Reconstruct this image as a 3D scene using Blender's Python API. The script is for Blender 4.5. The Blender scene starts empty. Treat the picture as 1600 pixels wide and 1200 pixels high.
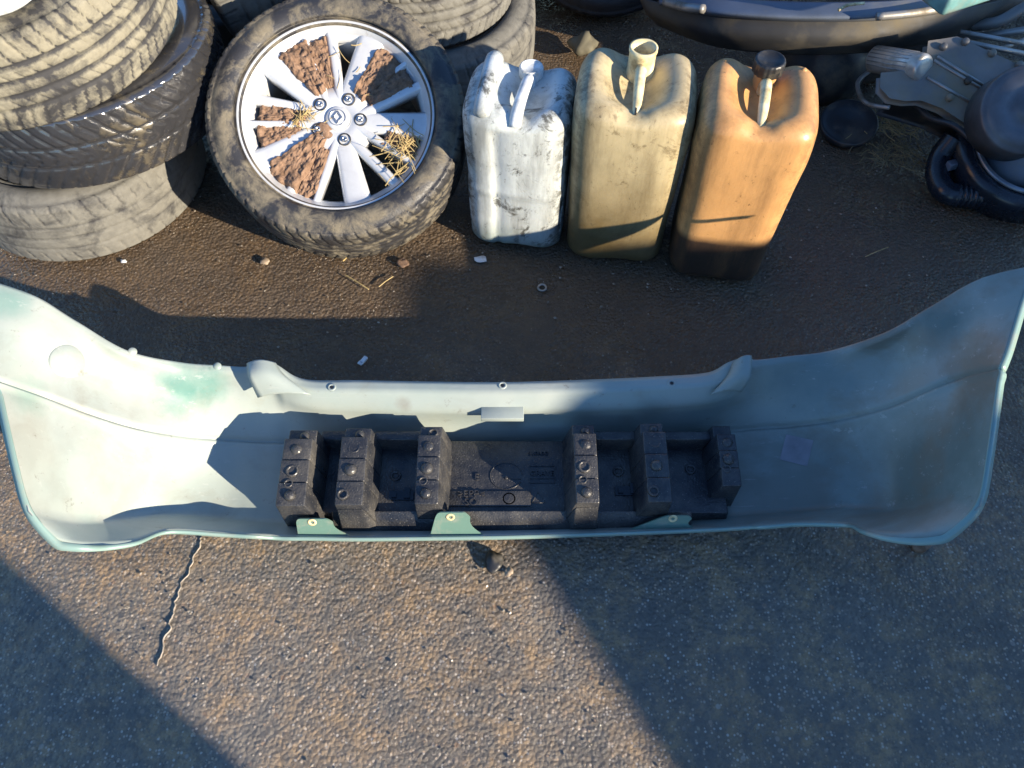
import bpy, bmesh, math, random
import numpy as np
from mathutils import Vector, Matrix, Euler, noise as mn
random.seed(7); rng = np.random.default_rng(7)
R = math.radians
S = bpy.context.scene
# ---------------------------------------------------------------- camera
CH, PITCH, FPX = 1.55, 58.0, 1230.0
cam = bpy.data.objects.new('camera', bpy.data.cameras.new('camera'))
S.collection.objects.link(cam); S.camera = cam
cam.location = (0, 0, CH); cam.rotation_euler = (R(90-PITCH), 0, 0)
cam.data.sensor_width = 36; cam.data.lens = FPX/1600*36
cam.data.clip_start = 0.05; cam.data.clip_end = 2000
# ---------------------------------------------------------------- light
SUN_EL, TRAVEL = 18.5, 145.0                    # elevation; ground direction the light travels (deg from +X)
LD = Vector((math.cos(R(TRAVEL)), math.sin(R(TRAVEL)), 0)); TE = math.tan(R(SUN_EL))
LU = Vector((math.sin(R(TRAVEL)), -math.cos(R(TRAVEL)), 0))
w = bpy.data.worlds.new('World'); S.world = w; w.use_nodes = True
nt = w.node_tree; nt.nodes.clear()
sky = nt.nodes.new('ShaderNodeTexSky'); sky.sky_type = 'NISHITA'; sky.sun_disc = False
sky.sun_elevation = R(SUN_EL); sky.sun_rotation = R(90-(TRAVEL+180))
sky.air_density = 1.0; sky.dust_density = 0.1; sky.ozone_density = 6.0
bg = nt.nodes.new('ShaderNodeBackground'); bg.inputs[1].default_value = 0.13
ow = nt.nodes.new('ShaderNodeOutputWorld')
nt.links.new(sky.outputs[0], bg.inputs[0]); nt.links.new(bg.outputs[0], ow.inputs[0])
sl = bpy.data.lights.new('sun', 'SUN'); sl.energy = 5.0; sl.angle = R(0.5); sl.color = (1.0, 0.86, 0.66)
so = bpy.data.objects.new('sun', sl); S.collection.objects.link(so)
tod = Vector((LD.x*math.cos(R(SUN_EL)), LD.y*math.cos(R(SUN_EL)), -math.sin(R(SUN_EL))))
so.rotation_euler = tod.to_track_quat('-Z', 'Y').to_euler()
S.view_settings.view_transform = 'Standard'; S.view_settings.look = 'None'
S.view_settings.gamma = 1; S.view_settings.exposure = 1.2

# ---------------------------------------------------------------- helpers
cp, sp = math.cos(R(PITCH)), math.sin(R(PITCH))
FW = Vector((0, cp, -sp)); UP = Vector((0, sp, cp))
def pix(x, y, z=0.0):
    """point of the photo's ray (1600x1200 pixel) at height z"""
    d = FW + Vector((1, 0, 0))*((x-800)/FPX) + UP*((600-y)/FPX)
    return Vector((0, 0, CH)) + d*((z-CH)/d.z)
def pixd(x, y, depth):
    d = FW + Vector((1, 0, 0))*((x-800)/FPX) + UP*((600-y)/FPX)
    return Vector((0, 0, CH)) + d*depth
def proj(p):
    q = Vector(p)-Vector((0, 0, CH)); dz = q.dot(FW)
    return 800+FPX*q.x/dz, 600-FPX*q.dot(UP)/dz

def meta(o, label=None, cat=None, group=None, kind=None):
    if label: o['label'] = label
    if cat: o['category'] = cat
    if group: o['group'] = group
    if kind: o['kind'] = kind
    return o
def link(o, parent=None):
    S.collection.objects.link(o)
    if parent is not None:
        o.parent = parent
    return o
def empty(name, loc=(0, 0, 0), rot=None, label=None, cat=None, group=None):
    o = bpy.data.objects.new(name, None); link(o); o.location = loc; o.empty_display_size = 0.05
    if rot is not None:
        o.rotation_euler = rot
    return meta(o, label, cat, group)
def mobj(name, verts, faces, mats, parent=None, smooth=True, world=False, mi=None, attr=None):
    """world=True: verts are in world space and the parent is an unrotated Empty"""
    off = Vector((0, 0, 0))
    if world and parent is not None:
        off = Vector(parent.location)
        q = parent.parent
        while q is not None:
            off += Vector(q.location); q = q.parent
    if parent is None and world == 'base':
        pass
    V = [tuple(Vector(v)-off) for v in verts]
    me = bpy.data.meshes.new(name); me.from_pydata(V, [], [tuple(f) for f in faces])
    if not isinstance(mats, (list, tuple)): mats = [mats]
    for m in mats: me.materials.append(m)
    me.polygons.foreach_set('use_smooth', [bool(smooth)]*len(me.polygons))
    if mi is not None: me.polygons.foreach_set('material_index', mi)
    if attr is not None:
        for k, a in attr.items():
            at = me.attributes.new(k, 'FLOAT', 'POINT'); at.data.foreach_set('value', np.asarray(a, dtype=np.float32))
    me.update()
    return link(bpy.data.objects.new(name, me), parent)
class MB:
    def __init__(s): s.v = []; s.f = []
    def add(s, v, f):
        n = len(s.v); s.v += [tuple(a) for a in v]; s.f += [tuple(i+n for i in q) for q in f]; return s
    def frustum(s, lo, hi, x0, x1, y0, y1, X0, X1, Y0, Y1):
        v = [(x0, y0, lo), (x1, y0, lo), (x1, y1, lo), (x0, y1, lo), (X0, Y0, hi), (X1, Y0, hi), (X1, Y1, hi), (X0, Y1, hi)]
        return s.add(v, [(3, 2, 1, 0), (4, 5, 6, 7), (0, 1, 5, 4), (1, 2, 6, 5), (2, 3, 7, 6), (3, 0, 4, 7)])
    def box(s, c, d, M=None):
        c = Vector(c); d = Vector(d)/2
        v = [Vector((sx*d.x, sy*d.y, sz*d.z)) for sz in (-1, 1) for sy in (-1, 1) for sx in (-1, 1)]
        v = [(M @ q if M is not None else q)+c for q in v]
        return s.add(v, [(0, 2, 3, 1), (4, 5, 7, 6), (0, 1, 5, 4), (1, 3, 7, 5), (3, 2, 6, 7), (2, 0, 4, 6)])
    def lathe(s, prof, n=32, c=(0, 0, 0), M=None, close=False):
        c = Vector(c); v = []
        for r, z in prof:
            for i in range(n):
                a = 2*math.pi*i/n; q = Vector((r*math.cos(a), r*math.sin(a), z))
                v.append((M @ q if M is not None else q)+c)
        m = len(prof); f = []
        for j in range(m if close else m-1):
            k = (j+1) % m
            for i in range(n):
                i2 = (i+1) % n
                f.append((j*n+i, j*n+i2, k*n+i2, k*n+i))
        if not close:
            if prof[0][0] > 1e-6: f.append(tuple(range(n-1, -1, -1)))
            if prof[-1][0] > 1e-6: f.append(tuple((m-1)*n+i for i in range(n)))
        return s.add(v, f)
    def tube(s, pts, r, n=10, cap=True):
        pts = [Vector(p) for p in pts]; m = len(pts); v = []
        rr = r if isinstance(r, (list, tuple)) else [r]*m
        t0 = (pts[1]-pts[0]).normalized()
        nrm = t0.orthogonal().normalized()
        for i, p in enumerate(pts):
            t = (pts[min(i+1, m-1)]-pts[max(i-1, 0)]).normalized()
            nrm = (nrm-t*nrm.dot(t)).normalized(); b = t.cross(nrm)
            for k in range(n):
                a = 2*math.pi*k/n; v.append(p+(nrm*math.cos(a)+b*math.sin(a))*rr[i])
        f = [(i*n+k, i*n+(k+1) % n, (i+1)*n+(k+1) % n, (i+1)*n+k) for i in range(m-1) for k in range(n)]
        if cap: f += [tuple(range(n-1, -1, -1)), tuple((m-1)*n+k for k in range(n))]
        return s.add(v, f)
    def build(s, name, mat, parent=None, smooth=False, world=False, bevel=0, seg=2):
        o = mobj(name, s.v, s.f, mat, parent, smooth, world)
        if bevel:
            b = o.modifiers.new('b', 'BEVEL'); b.width = bevel; b.segments = seg; b.limit_method = 'ANGLE'; b.angle_limit = R(30)
            for p in o.data.polygons: p.use_smooth = True
        return o
def catmull(P, n):
    """P: (k,d) knots -> n samples uniformly in index"""
    P = np.asarray(P, float); k = len(P)
    t = np.linspace(0, k-1, n); i = np.minimum(t.astype(int), k-2); u = (t-i)[:, None]
    p0 = P[np.maximum(i-1, 0)]; p1 = P[i]; p2 = P[i+1]; p3 = P[np.minimum(i+2, k-1)]
    return 0.5*((2*p1)+(-p0+p2)*u+(2*p0-5*p1+4*p2-p3)*u*u+(-p0+3*p1-3*p2+p3)*u**3)
def spline(pts, n): return [Vector(p) for p in catmull(pts, n)]
def stone(c, r, seed, flat=0.6, sub=2):
    bm = bmesh.new(); bmesh.ops.create_icosphere(bm, subdivisions=sub, radius=1)
    o = Vector((seed*7.3, seed*3.1, seed*1.7)); rz = seed*2.4
    a, b = 0.75+0.5*((seed*0.37) % 1), 0.75+0.5*((seed*0.71) % 1)
    V = []
    for v in bm.verts:
        d = 1+0.45*mn.noise(v.co*1.3+o)
        q = v.co*d; q = Vector((q.x*a, q.y*b, q.z*flat)); q.rotate(Euler((0, 0, rz)))
        V.append(Vector(c)+q*r)
    F = [tuple(v.index for v in f.verts) for f in bm.faces]; bm.free()
    return V, F

# ---------------------------------------------------------------- materials
class NT:
    def __init__(s, name):
        s.m = bpy.data.materials.new(name); s.m.use_nodes = True; s.t = s.m.node_tree
        s.b = s.t.nodes['Principled BSDF']; s.n = s.t.nodes; s.tc = s.n.new('ShaderNodeTexCoord')
    def l(s, a, b): s.t.links.new(a, b)
    def set(s, k, v):
        if hasattr(v, 'is_output') or isinstance(v, bpy.types.NodeSocket): s.l(v, s.b.inputs[k])
        else: s.b.inputs[k].default_value = v
        return s
    def noise(s, scale, detail=4, rough=0.55, src=None, dist=0, stretch=None):
        n = s.n.new('ShaderNodeTexNoise'); n.inputs['Scale'].default_value = scale
        n.inputs['Detail'].default_value = detail; n.inputs['Roughness'].default_value = rough
        n.inputs['Distortion'].default_value = dist
        c = src or s.tc.outputs['Object']
        if stretch:
            mp = s.n.new('ShaderNodeMapping'); mp.inputs['Scale'].default_value = stretch; s.l(c, mp.inputs[0]); c = mp.outputs[0]
        s.l(c, n.inputs['Vector']); return n.outputs['Fac']
    def voro(s, scale, feat='F1', src=None):
        n = s.n.new('ShaderNodeTexVoronoi'); n.feature = feat; n.inputs['Scale'].default_value = scale
        s.l(src or s.tc.outputs['Object'], n.inputs['Vector']); return n
    def ramp(s, fac, stops):
        n = s.n.new('ShaderNodeValToRGB'); s.l(fac, n.inputs[0]); e = n.color_ramp.elements
        while len(e) < len(stops): e.new(0.5)
        for q, (p, c) in zip(e, stops):
            q.position = p
            c = c if isinstance(c, (tuple, list)) else (c, c, c)
            q.color = tuple(c)+(1,)
        return n.outputs[0]
    def mix(s, fac, a, b, mode='MIX'):
        n = s.n.new('ShaderNodeMix'); n.data_type = 'RGBA'; n.blend_type = mode
        for k, v in ((0, fac), (6, a), (7, b)):
            if isinstance(v, bpy.types.NodeSocket): s.l(v, n.inputs[k])
            elif k == 0: n.inputs[0].default_value = v
            else: n.inputs[k].default_value = (tuple(v)+(1,))[:4]
        return n.outputs[2]
    def math(s, op, a, b=0.0, c=0.0, clamp=False):
        n = s.n.new('ShaderNodeMath'); n.operation = op; n.use_clamp = clamp
        for k, v in enumerate((a, b, c)):
            if isinstance(v, bpy.types.NodeSocket): s.l(v, n.inputs[k])
            else: n.inputs[k].default_value = v
        return n.outputs[0]
    def bump(s, h, strength=0.5, dist=0.01, prev=None):
        n = s.n.new('ShaderNodeBump'); n.inputs['Strength'].default_value = strength; n.inputs['Distance'].default_value = dist
        s.l(h, n.inputs['Height'])
        if prev is not None: s.l(prev, n.inputs['Normal'])
        s.l(n.outputs[0], s.b.inputs['Normal']); return n.outputs[0]
    def attr(s, name):
        n = s.n.new('ShaderNodeAttribute'); n.attribute_name = name; return n.outputs['Fac']
    def xyz(s, src=None):
        n = s.n.new('ShaderNodeSeparateXYZ'); s.l(src or s.tc.outputs['Object'], n.inputs[0]); return n.outputs

def m_plain(name, col, rough=0.5, metal=0, var=0.25, sc=20, bump=0.2, bsc=120, bd=0.001, dust=None, dustamt=0.5, coat=0):
    n = NT(name)
    c = n.mix(n.ramp(n.noise(sc), [(0.3, 0.0), (0.7, 1.0)]), tuple(x*(1-var) for x in col), tuple(min(1, x*(1+var)) for x in col))
    rr = n.math('ADD', n.math('MULTIPLY', n.noise(sc*2.3), 0.3), rough-0.15)
    if dust:
        f = n.ramp(n.noise(sc*0.6, 8, 0.65), [(0.62-dustamt*0.35, 0.0), (0.78-dustamt*0.3, 1.0)])
        c = n.mix(f, c, dust); rr = n.math('ADD', rr, n.math('MULTIPLY', f, 0.35), clamp=True)
    n.set('Base Color', c).set('Roughness', rr).set('Metallic', metal)
    if coat: n.set('Coat Weight', coat); n.set('Coat Roughness', 0.1)
    n.bump(n.noise(bsc, 5), bump, bd)
    return n.m

def m_ground():
    n = NT('wet_tarmac')
    X, Y, Z = n.xyz()
    base = n.mix(n.ramp(n.noise(1.7, 5, 0.6), [(0.35, 0.0), (0.65, 1.0)]), (0.14, 0.115, 0.09), (0.205, 0.18, 0.15))
    base = n.mix(n.ramp(n.noise(8, 7, 0.7), [(0.44, 0.0), (0.60, 0.75)]), base, (0.38, 0.25, 0.13))
    base = n.mix(n.ramp(n.noise(38, 6, 0.75), [(0.44, 0.0), (0.58, 0.75)]), base, (0.12, 0.11, 0.10))
    v = n.voro(170); cr = n.n.new('ShaderNodeSeparateColor'); n.l(v.outputs['Color'], cr.inputs[0])
    agg = n.math('MULTIPLY', n.ramp(cr.outputs[0], [(0.70, 0.0), (0.80, 1.0)]), n.ramp(v.outputs['Distance'], [(0.30, 1.0), (0.5, 0.0)]))
    base = n.mix(n.math('MULTIPLY', agg, 0.7), base, n.mix(cr.outputs[1], (0.46, 0.30, 0.18), (0.60, 0.56, 0.5)))
    v2 = n.voro(60); cr2 = n.n.new('ShaderNodeSeparateColor'); n.l(v2.outputs['Color'], cr2.inputs[0])
    ag2 = n.math('MULTIPLY', n.ramp(cr2.outputs[0], [(0.84, 0.0), (0.88, 1.0)]), n.ramp(v2.outputs['Distance'], [(0.22, 1.0), (0.34, 0.0)]))
    base = n.mix(n.math('MULTIPLY', ag2, 0.6), base, n.mix(cr2.outputs[1], (0.30, 0.17, 0.09), (0.42, 0.38, 0.33)))
    # oil-soaked dark soil towards the scrap heap
    oil = n.ramp(n.math('ADD', n.math('MULTIPLY', Y, 0.5), n.math('MULTIPLY', n.noise(3.0, 5), 0.45)), [(0.52, 0.0), (0.74, 1.0)])
    base = n.mix(n.math('MULTIPLY', oil, 0.82), base, (0.08, 0.05, 0.025))
    n.set('Base Color', base)
    wet = n.ramp(n.noise(7, 6, 0.65), [(0.40, 0.08), (0.64, 0.5)])
    n.set('Roughness', n.math('ADD', wet, n.math('MULTIPLY', n.noise(160, 3), 0.15)))
    n.set('IOR', 1.5)
    h = n.math('ADD', n.math('MULTIPLY', n.noise(55, 9, 0.8), 1.0), n.math('MULTIPLY', n.noise(9, 4), 0.7))
    b1 = n.bump(h, 0.45, 0.008)
    h2 = n.math('ADD', n.math('MULTIPLY', n.noise(150, 5, 0.75), 0.9), n.math('MULTIPLY', n.voro(120).outputs['Distance'], -0.8))
    n.bump(h2, 0.9, 0.006, b1)
    return n.m

def m_tyre(name, dust, amt, rough, rub=(0.022, 0.022, 0.024), scale=9, wet=False):
    n = NT(name)
    g = n.math('MULTIPLY', n.attr('groove'), n.math('ADD', n.noise(5, 3), .1))
    d = n.noise(scale, 8, 0.68, dist=0.4)
    f = n.ramp(n.math('ADD', d, n.math('MULTIPLY', g, -0.22)), [(0.66-amt*0.45, 0.0), (0.80-amt*0.42, 1.0)])
    dc = n.mix(n.ramp(n.noise(scale*5, 5, 0.7), [(0.35, 0.0), (0.7, 1.0)]), tuple(x*0.72 for x in dust), dust)
    n.set('Base Color', n.mix(f, n.mix(n.noise(30), rub, tuple(x*1.8 for x in rub)), dc))
    n.set('Roughness', n.math('ADD', n.math('MULTIPLY', f, 0.9-rough), rough))
    h = n.math('ADD', n.math('MULTIPLY', f, 0.6), n.math('MULTIPLY', n.noise(140, 6, 0.7), 0.6))
    n.bump(h, 0.5, 0.003 if not wet else 0.002)
    if wet: n.set('Coat Weight', 1.0); n.set('Coat Roughness', 0.12); n.set('Coat IOR', 1.7)
    return n.m

def m_can(name, base, dark, level, dirt, dirtcol, soft=0.03, slope=0.0, sss=0.12, dirtthr=0.6, rough=0.38, edge=0.5):
    n = NT(name); X, Y, Z = n.xyz()
    c = n.mix(n.ramp(n.noise(6, 5, 0.6), [(0.3, 0.0), (0.75, 1.0)]), base, tuple(x*0.72 for x in base))
    zz = n.math('ADD', n.math('ADD', Z, n.math('MULTIPLY', X, slope)), n.math('MULTIPLY', n.math('SUBTRACT', n.noise(7, 6, 0.6), 0.5), soft*2.0))
    f = n.ramp(n.math('MULTIPLY_ADD', zz, 1/0.5, 0.0), [((level-soft)/0.5, 1.0), ((level+soft)/0.5, 0.0)])
    c = n.mix(f, c, n.mix(n.noise(12, 6, 0.7), dark, tuple(x*0.55 for x in dark)))
    # vertical grime streaks and smudges
    st = n.ramp(n.noise(16, 7, 0.7, stretch=(1, 1, 0.16)), [(0.46, 0.0), (0.66, 0.9)])
    c = n.mix(n.math('MULTIPLY', st, 0.6), c, dirtcol)
    sm = n.ramp(n.noise(13, 10, 0.75, dist=0.6), [(dirtthr, 0.0), (dirtthr+0.07, 1.0)])
    c = n.mix(n.math('MULTIPLY', sm, dirt), c, dirtcol)
    sc_ = n.ramp(n.noise(75, 8, 0.8, stretch=(1, 1, 0.5)), [(0.60, 0.0), (0.66, 1.0)])
    c = n.mix(n.math('MULTIPLY', sc_, 0.7), c, tuple(x*0.3 for x in dirtcol))
    n.set('Base Color', c)
    n.set('Roughness', n.math('ADD', n.math('MULTIPLY', n.noise(20, 5), 0.35), rough-0.12))
    ed = n.math('MULTIPLY', n.ramp(n.math('ABSOLUTE', X), [(0.085, 0.0), (0.112, 1.0)]), n.ramp(n.noise(34, 9, 0.8), [(0.47, 0.0), (0.56, 1.0)]))
    c = n.mix(n.math('MULTIPLY', ed, edge), c, tuple(x*0.7 for x in dirtcol)); n.set('Base Color', c)
    n.set('Subsurface Weight', sss); n.set('Subsurface Radius', (0.03, 0.02, 0.01)); n.set('Subsurface Scale', 0.4)
    n.bump(n.math('ADD', n.noise(18, 4), n.math('MULTIPLY', n.noise(150, 4), 0.25)), 0.35, 0.004)
    return n.m

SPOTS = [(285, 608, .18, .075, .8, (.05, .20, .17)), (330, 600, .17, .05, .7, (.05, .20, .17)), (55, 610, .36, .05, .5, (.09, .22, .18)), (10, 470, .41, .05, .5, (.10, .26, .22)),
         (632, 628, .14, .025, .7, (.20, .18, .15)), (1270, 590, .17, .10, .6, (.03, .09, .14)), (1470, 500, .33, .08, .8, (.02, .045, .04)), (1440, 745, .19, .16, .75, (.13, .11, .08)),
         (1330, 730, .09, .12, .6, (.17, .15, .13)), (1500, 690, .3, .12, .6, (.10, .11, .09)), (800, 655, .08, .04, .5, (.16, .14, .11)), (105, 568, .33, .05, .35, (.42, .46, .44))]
def m_shell():
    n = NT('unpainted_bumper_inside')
    c = n.mix(n.ramp(n.noise(2.5, 5, 0.55), [(0.35, 0.0), (0.68, 1.0)]), (0.28, 0.335, 0.315), (0.39, 0.41, 0.375))
    g = n.ramp(n.noise(3.1, 4, 0.5, stretch=(0.7, 1.6, 1.6)), [(0.56, 0.0), (0.64, 1.0)])
    c = n.mix(n.math('MULTIPLY', g, 0.2), c, (0.06, 0.20, 0.19))
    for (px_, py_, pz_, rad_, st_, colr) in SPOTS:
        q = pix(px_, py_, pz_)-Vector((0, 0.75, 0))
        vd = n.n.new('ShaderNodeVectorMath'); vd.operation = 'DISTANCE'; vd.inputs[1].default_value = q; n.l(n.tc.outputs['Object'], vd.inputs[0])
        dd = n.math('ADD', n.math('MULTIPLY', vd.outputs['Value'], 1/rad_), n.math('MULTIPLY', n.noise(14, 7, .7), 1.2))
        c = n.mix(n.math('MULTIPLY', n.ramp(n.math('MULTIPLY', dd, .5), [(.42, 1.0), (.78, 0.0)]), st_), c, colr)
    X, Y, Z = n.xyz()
    right_tone = n.ramp(n.math('ADD', n.math('MULTIPLY', X, 0.5), n.math('MULTIPLY', n.noise(4, 5), 0.5)), [(0.30, 0.0), (0.62, 1.0)])  # base colour goes darker and greener towards the right end
    c = n.mix(n.math('MULTIPLY', right_tone, 0.6), c, (0.12, 0.175, 0.165))
    d = n.ramp(n.noise(7, 9, 0.7, dist=0.5), [(0.55, 0.0), (0.78, 1.0)])
    c = n.mix(n.math('MULTIPLY', d, 0.45), c, (0.20, 0.17, 0.11))
    s_ = n.ramp(n.noise(40, 9, 0.8), [(0.60, 0.0), (0.66, 1.0)])
    c = n.mix(n.math('MULTIPLY', s_, 0.5), c, (0.12, 0.10, 0.08))
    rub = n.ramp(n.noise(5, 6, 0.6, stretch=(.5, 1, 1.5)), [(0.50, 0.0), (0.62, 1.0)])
    c = n.mix(n.math('MULTIPLY', rub, n.math('MULTIPLY_ADD', right_tone, .5, .2)), c, (0.16, 0.145, 0.11))
    scr = n.ramp(n.noise(9, 8, 0.8, stretch=(.25, 6, 6)), [(0.60, 0.0), (0.63, 1.0)])
    c = n.mix(n.math('MULTIPLY', scr, 0.35), c, (0.46, 0.47, 0.45))
    n.set('Base Color', c); n.set('Roughness', n.math('ADD', n.math('MULTIPLY', n.noise(9, 6), 0.4), 0.22))
    n.bump(n.math('ADD', n.noise(6, 3), n.math('MULTIPLY', n.noise(120, 4), 0.08)), 0.25, 0.01)
    return n.m

def m_paint(name, col, rough=0.3):
    n = NT(name)
    d = n.ramp(n.noise(22, 9, 0.75, dist=0.4), [(0.52, 0.0), (0.7, 1.0)])
    c = n.mix(n.math('MULTIPLY', d, 0.6), col, (0.34, 0.33, 0.27))
    n.set('Base Color', c); n.set('Roughness', rough); n.set('Metallic', 0.15)
    n.bump(n.noise(90, 4), 0.15, 0.001); return n.m

def m_foam():
    n = NT('black_wet_foam')
    c = n.mix(n.ramp(n.noise(14, 7, 0.7), [(0.4, 0.0), (0.7, 1.0)]), (0.022, 0.024, 0.03), (0.085, 0.08, 0.072))
    v = n.voro(420)
    cr = n.n.new('ShaderNodeSeparateColor'); n.l(v.outputs['Color'], cr.inputs[0])
    sp_ = n.math('MULTIPLY', n.ramp(cr.outputs[0], [(0.90, 0.0), (0.94, 1.0)]), n.ramp(v.outputs['Distance'], [(0.2, 1.0), (0.4, 0.0)]))
    c = n.mix(n.math('MULTIPLY', sp_, 0.6), c, (0.32, 0.30, 0.26))
    n.set('Base Color', c); n.set('Roughness', n.math('ADD', n.math('MULTIPLY', n.noise(25, 5), 0.45), 0.12))
    b = n.bump(n.voro(230).outputs['Distance'], 0.35, 0.002)
    n.bump(n.noise(60, 5), 0.3, 0.003, b); return n.m

def m_alloy():
    n = NT('alloy_silver')
    c = n.mix(n.ramp(n.noise(10, 7, 0.7), [(0.4, 0.0), (0.75, 1.0)]), (0.64, 0.66, 0.68), (0.50, 0.51, 0.52))
    d = n.ramp(n.noise(26, 9, 0.75), [(0.60, 0.0), (0.72, 1.0)])
    c = n.mix(n.math('MULTIPLY', d, 0.55), c, (0.25, 0.17, 0.11))
    n.set('Base Color', c); n.set('Metallic', 0.25); n.set('Roughness', n.math('ADD', n.math('MULTIPLY', d, 0.3), 0.30))
    n.set('Coat Weight', 0.4); n.bump(n.noise(150, 4), 0.08, 0.001); return n.m

def m_soil():
    n = NT('dried_mud')
    c = n.mix(n.ramp(n.noise(60, 8, 0.7), [(0.35, 0.0), (0.7, 1.0)]), (0.14, 0.082, 0.05), (0.33, 0.21, 0.14))
    n.set('Base Color', c); n.set('Roughness', 0.95); n.bump(n.noise(140, 8, 0.75), 0.8, 0.004); return n.m

M_ground = m_ground()
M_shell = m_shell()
M_foam = m_foam()
M_alloy = m_alloy()
M_soil = m_soil()
M_green = m_paint('green_bumper_paint', (0.14, 0.25, 0.205))
M_rim = m_paint('pale_edge_paint', (0.22, 0.33, 0.30), 0.35)
M_straw = m_plain('straw', (0.40, 0.30, 0.13), 0.7, var=0.35, sc=60)
M_chrome = m_plain('bolt_steel', (0.62, 0.62, 0.62), 0.25, 0.9, 0.1, 60)
M_black = m_plain('black_plastic', (0.02, 0.021, 0.024), 0.42, dust=(0.10, 0.085, 0.06), dustamt=0.3)
M_blackw = m_plain('black_wet_rubber', (0.012, 0.016, 0.024), 0.25, var=0.3)
M_greyp = m_plain('dusty_grey_plastic', (0.045, 0.045, 0.046), 0.55, dust=(0.13, 0.11, 0.075), dustamt=0.45, sc=8)
M_alu = m_plain('cast_aluminium', (0.36, 0.35, 0.33), 0.42, 0.55, 0.25, 14, dust=(0.18, 0.15, 0.11), dustamt=0.4)
M_blue = m_plain('dull_blue_paint', (0.12, 0.145, 0.19), 0.4, dust=(0.25, 0.23, 0.18), dustamt=0.3, sc=6)
M_glass = m_plain('grimy_glass', (0.03, 0.035, 0.04), 0.12)
M_white = m_plain('white_scrap', (0.62, 0.62, 0.62), 0.6, dust=(0.3, 0.26, 0.2), dustamt=0.3)
M_cream = m_plain('cream_plastic', (0.72, 0.62, 0.36), 0.4, dust=(0.35, 0.26, 0.13), dustamt=0.4, sc=40)
M_whitep = m_plain('white_plastic', (0.62, 0.65, 0.66), 0.4, dust=(0.3, 0.3, 0.26), dustamt=0.3, sc=30)
M_pebble = m_plain('pebble', (0.26, 0.20, 0.14), 0.55, var=0.6, sc=25)
M_blocker = m_plain('blocker_sheet', (0.35, 0.36, 0.37), 0.5, 0.3)
M_occluder = m_plain('occluder_paint', (0.5, 0.5, 0.48), 0.35, dust=(0.3, 0.27, 0.2), dustamt=0.3, sc=3)
M_teal = m_plain('teal_paint', (0.13, 0.28, 0.28), 0.4, dust=(.2,.18,.14), dustamt=.4)
M_card = m_plain('faded_sticker', (0.26, 0.24, 0.26), 0.6, dust=(0.2, 0.17, 0.13), dustamt=0.3)

# ---------------------------------------------------------------- ground
def vnoise(X, Y, wl, seed):
    """numpy value noise, wavelength wl, about -1..1"""
    g = np.random.default_rng(seed).uniform(-1, 1, (256, 256))
    u, v = X/wl+37.3, Y/wl+11.7; iu, iv = np.floor(u).astype(int), np.floor(v).astype(int); fu, fv = u-iu, v-iv
    fu = fu*fu*(3-2*fu); fv = fv*fv*(3-2*fv); a, b, c, d = iu % 256, (iu+1) % 256, iv % 256, (iv+1) % 256
    return (g[a, c]*(1-fu)+g[b, c]*fu)*(1-fv)+(g[a, d]*(1-fu)+g[b, d]*fu)*fv
def build_ground():
    nx, ny = 1060, 760
    xs = np.linspace(-1.75, 1.85, nx); ys = np.linspace(-0.12, 2.62, ny)
    X, Y = np.meshgrid(xs, ys)
    ca, sa = math.cos(.5), math.sin(.5); U, W = X*ca-Y*sa, X*sa+Y*ca
    Z = .0040*vnoise(X, Y, .33, 1)+.0024*vnoise(U, W, .09, 2)+.0013*vnoise(X, Y, .034, 3)+.0007*vnoise(U, W, .0165, 4)
    n5 = vnoise(X, Y, .0098, 5); Z += .0010*n5+.0011*vnoise(U, W, .0056, 6)
    worn = np.clip(vnoise(X, Y, .5, 8)*1.2+.4, 0, 1); Z = Z*(1-.25*worn)
    for cx, cy, rr, dd in ((-.04, .55, .05, .006), (.36, .47, .03, .005)): Z -= dd*np.exp(-((X-cx)**2+(Y-cy)**2)/rr**2)
    Z = Z*.62
    e = np.minimum.reduce([np.ones_like(X), (X+1.75)/.2, (1.85-X)/.2, (Y+.12)/.04, (2.62-Y)/.2]); Z = Z*np.clip(e, 0, 1)-.004
    V = np.stack([X, Y, Z], -1).reshape(-1, 3)
    idx = np.arange(nx*ny).reshape(ny, nx)
    Q = np.stack([idx[:-1, :-1], idx[:-1, 1:], idx[1:, 1:], idx[1:, :-1]], -1).reshape(-1, 4)
    b = len(V); V = np.vstack([V, [(-500, -500, -.004), (500, -500, -.004), (500, 500, -.004), (-500, 500, -.004)]])
    big = [[b, b+1]+list(idx[0, ::-1]), [b+1, b+2]+list(idx[::-1, -1]), [b+2, b+3]+list(idx[-1, :]), [b+3, b]+list(idx[:, 0])]
    me = bpy.data.meshes.new('ground'); me.vertices.add(len(V)); me.vertices.foreach_set('co', V.reshape(-1))
    loops = np.concatenate([Q.reshape(-1)]+[np.array(q) for q in big])
    tot = np.concatenate([np.full(len(Q), 4), [len(q) for q in big]]); st = np.concatenate([[0], np.cumsum(tot)[:-1]])
    me.loops.add(len(loops)); me.loops.foreach_set('vertex_index', loops.astype(np.int32))
    me.polygons.add(len(tot)); me.polygons.foreach_set('loop_start', st.astype(np.int32)); me.polygons.foreach_set('loop_total', tot.astype(np.int32))
    me.polygons.foreach_set('use_smooth', [True]*len(tot)); me.materials.append(M_ground); me.update(); me.validate()
    meta(link(bpy.data.objects.new('ground', me)), kind='structure')
build_ground()

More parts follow.
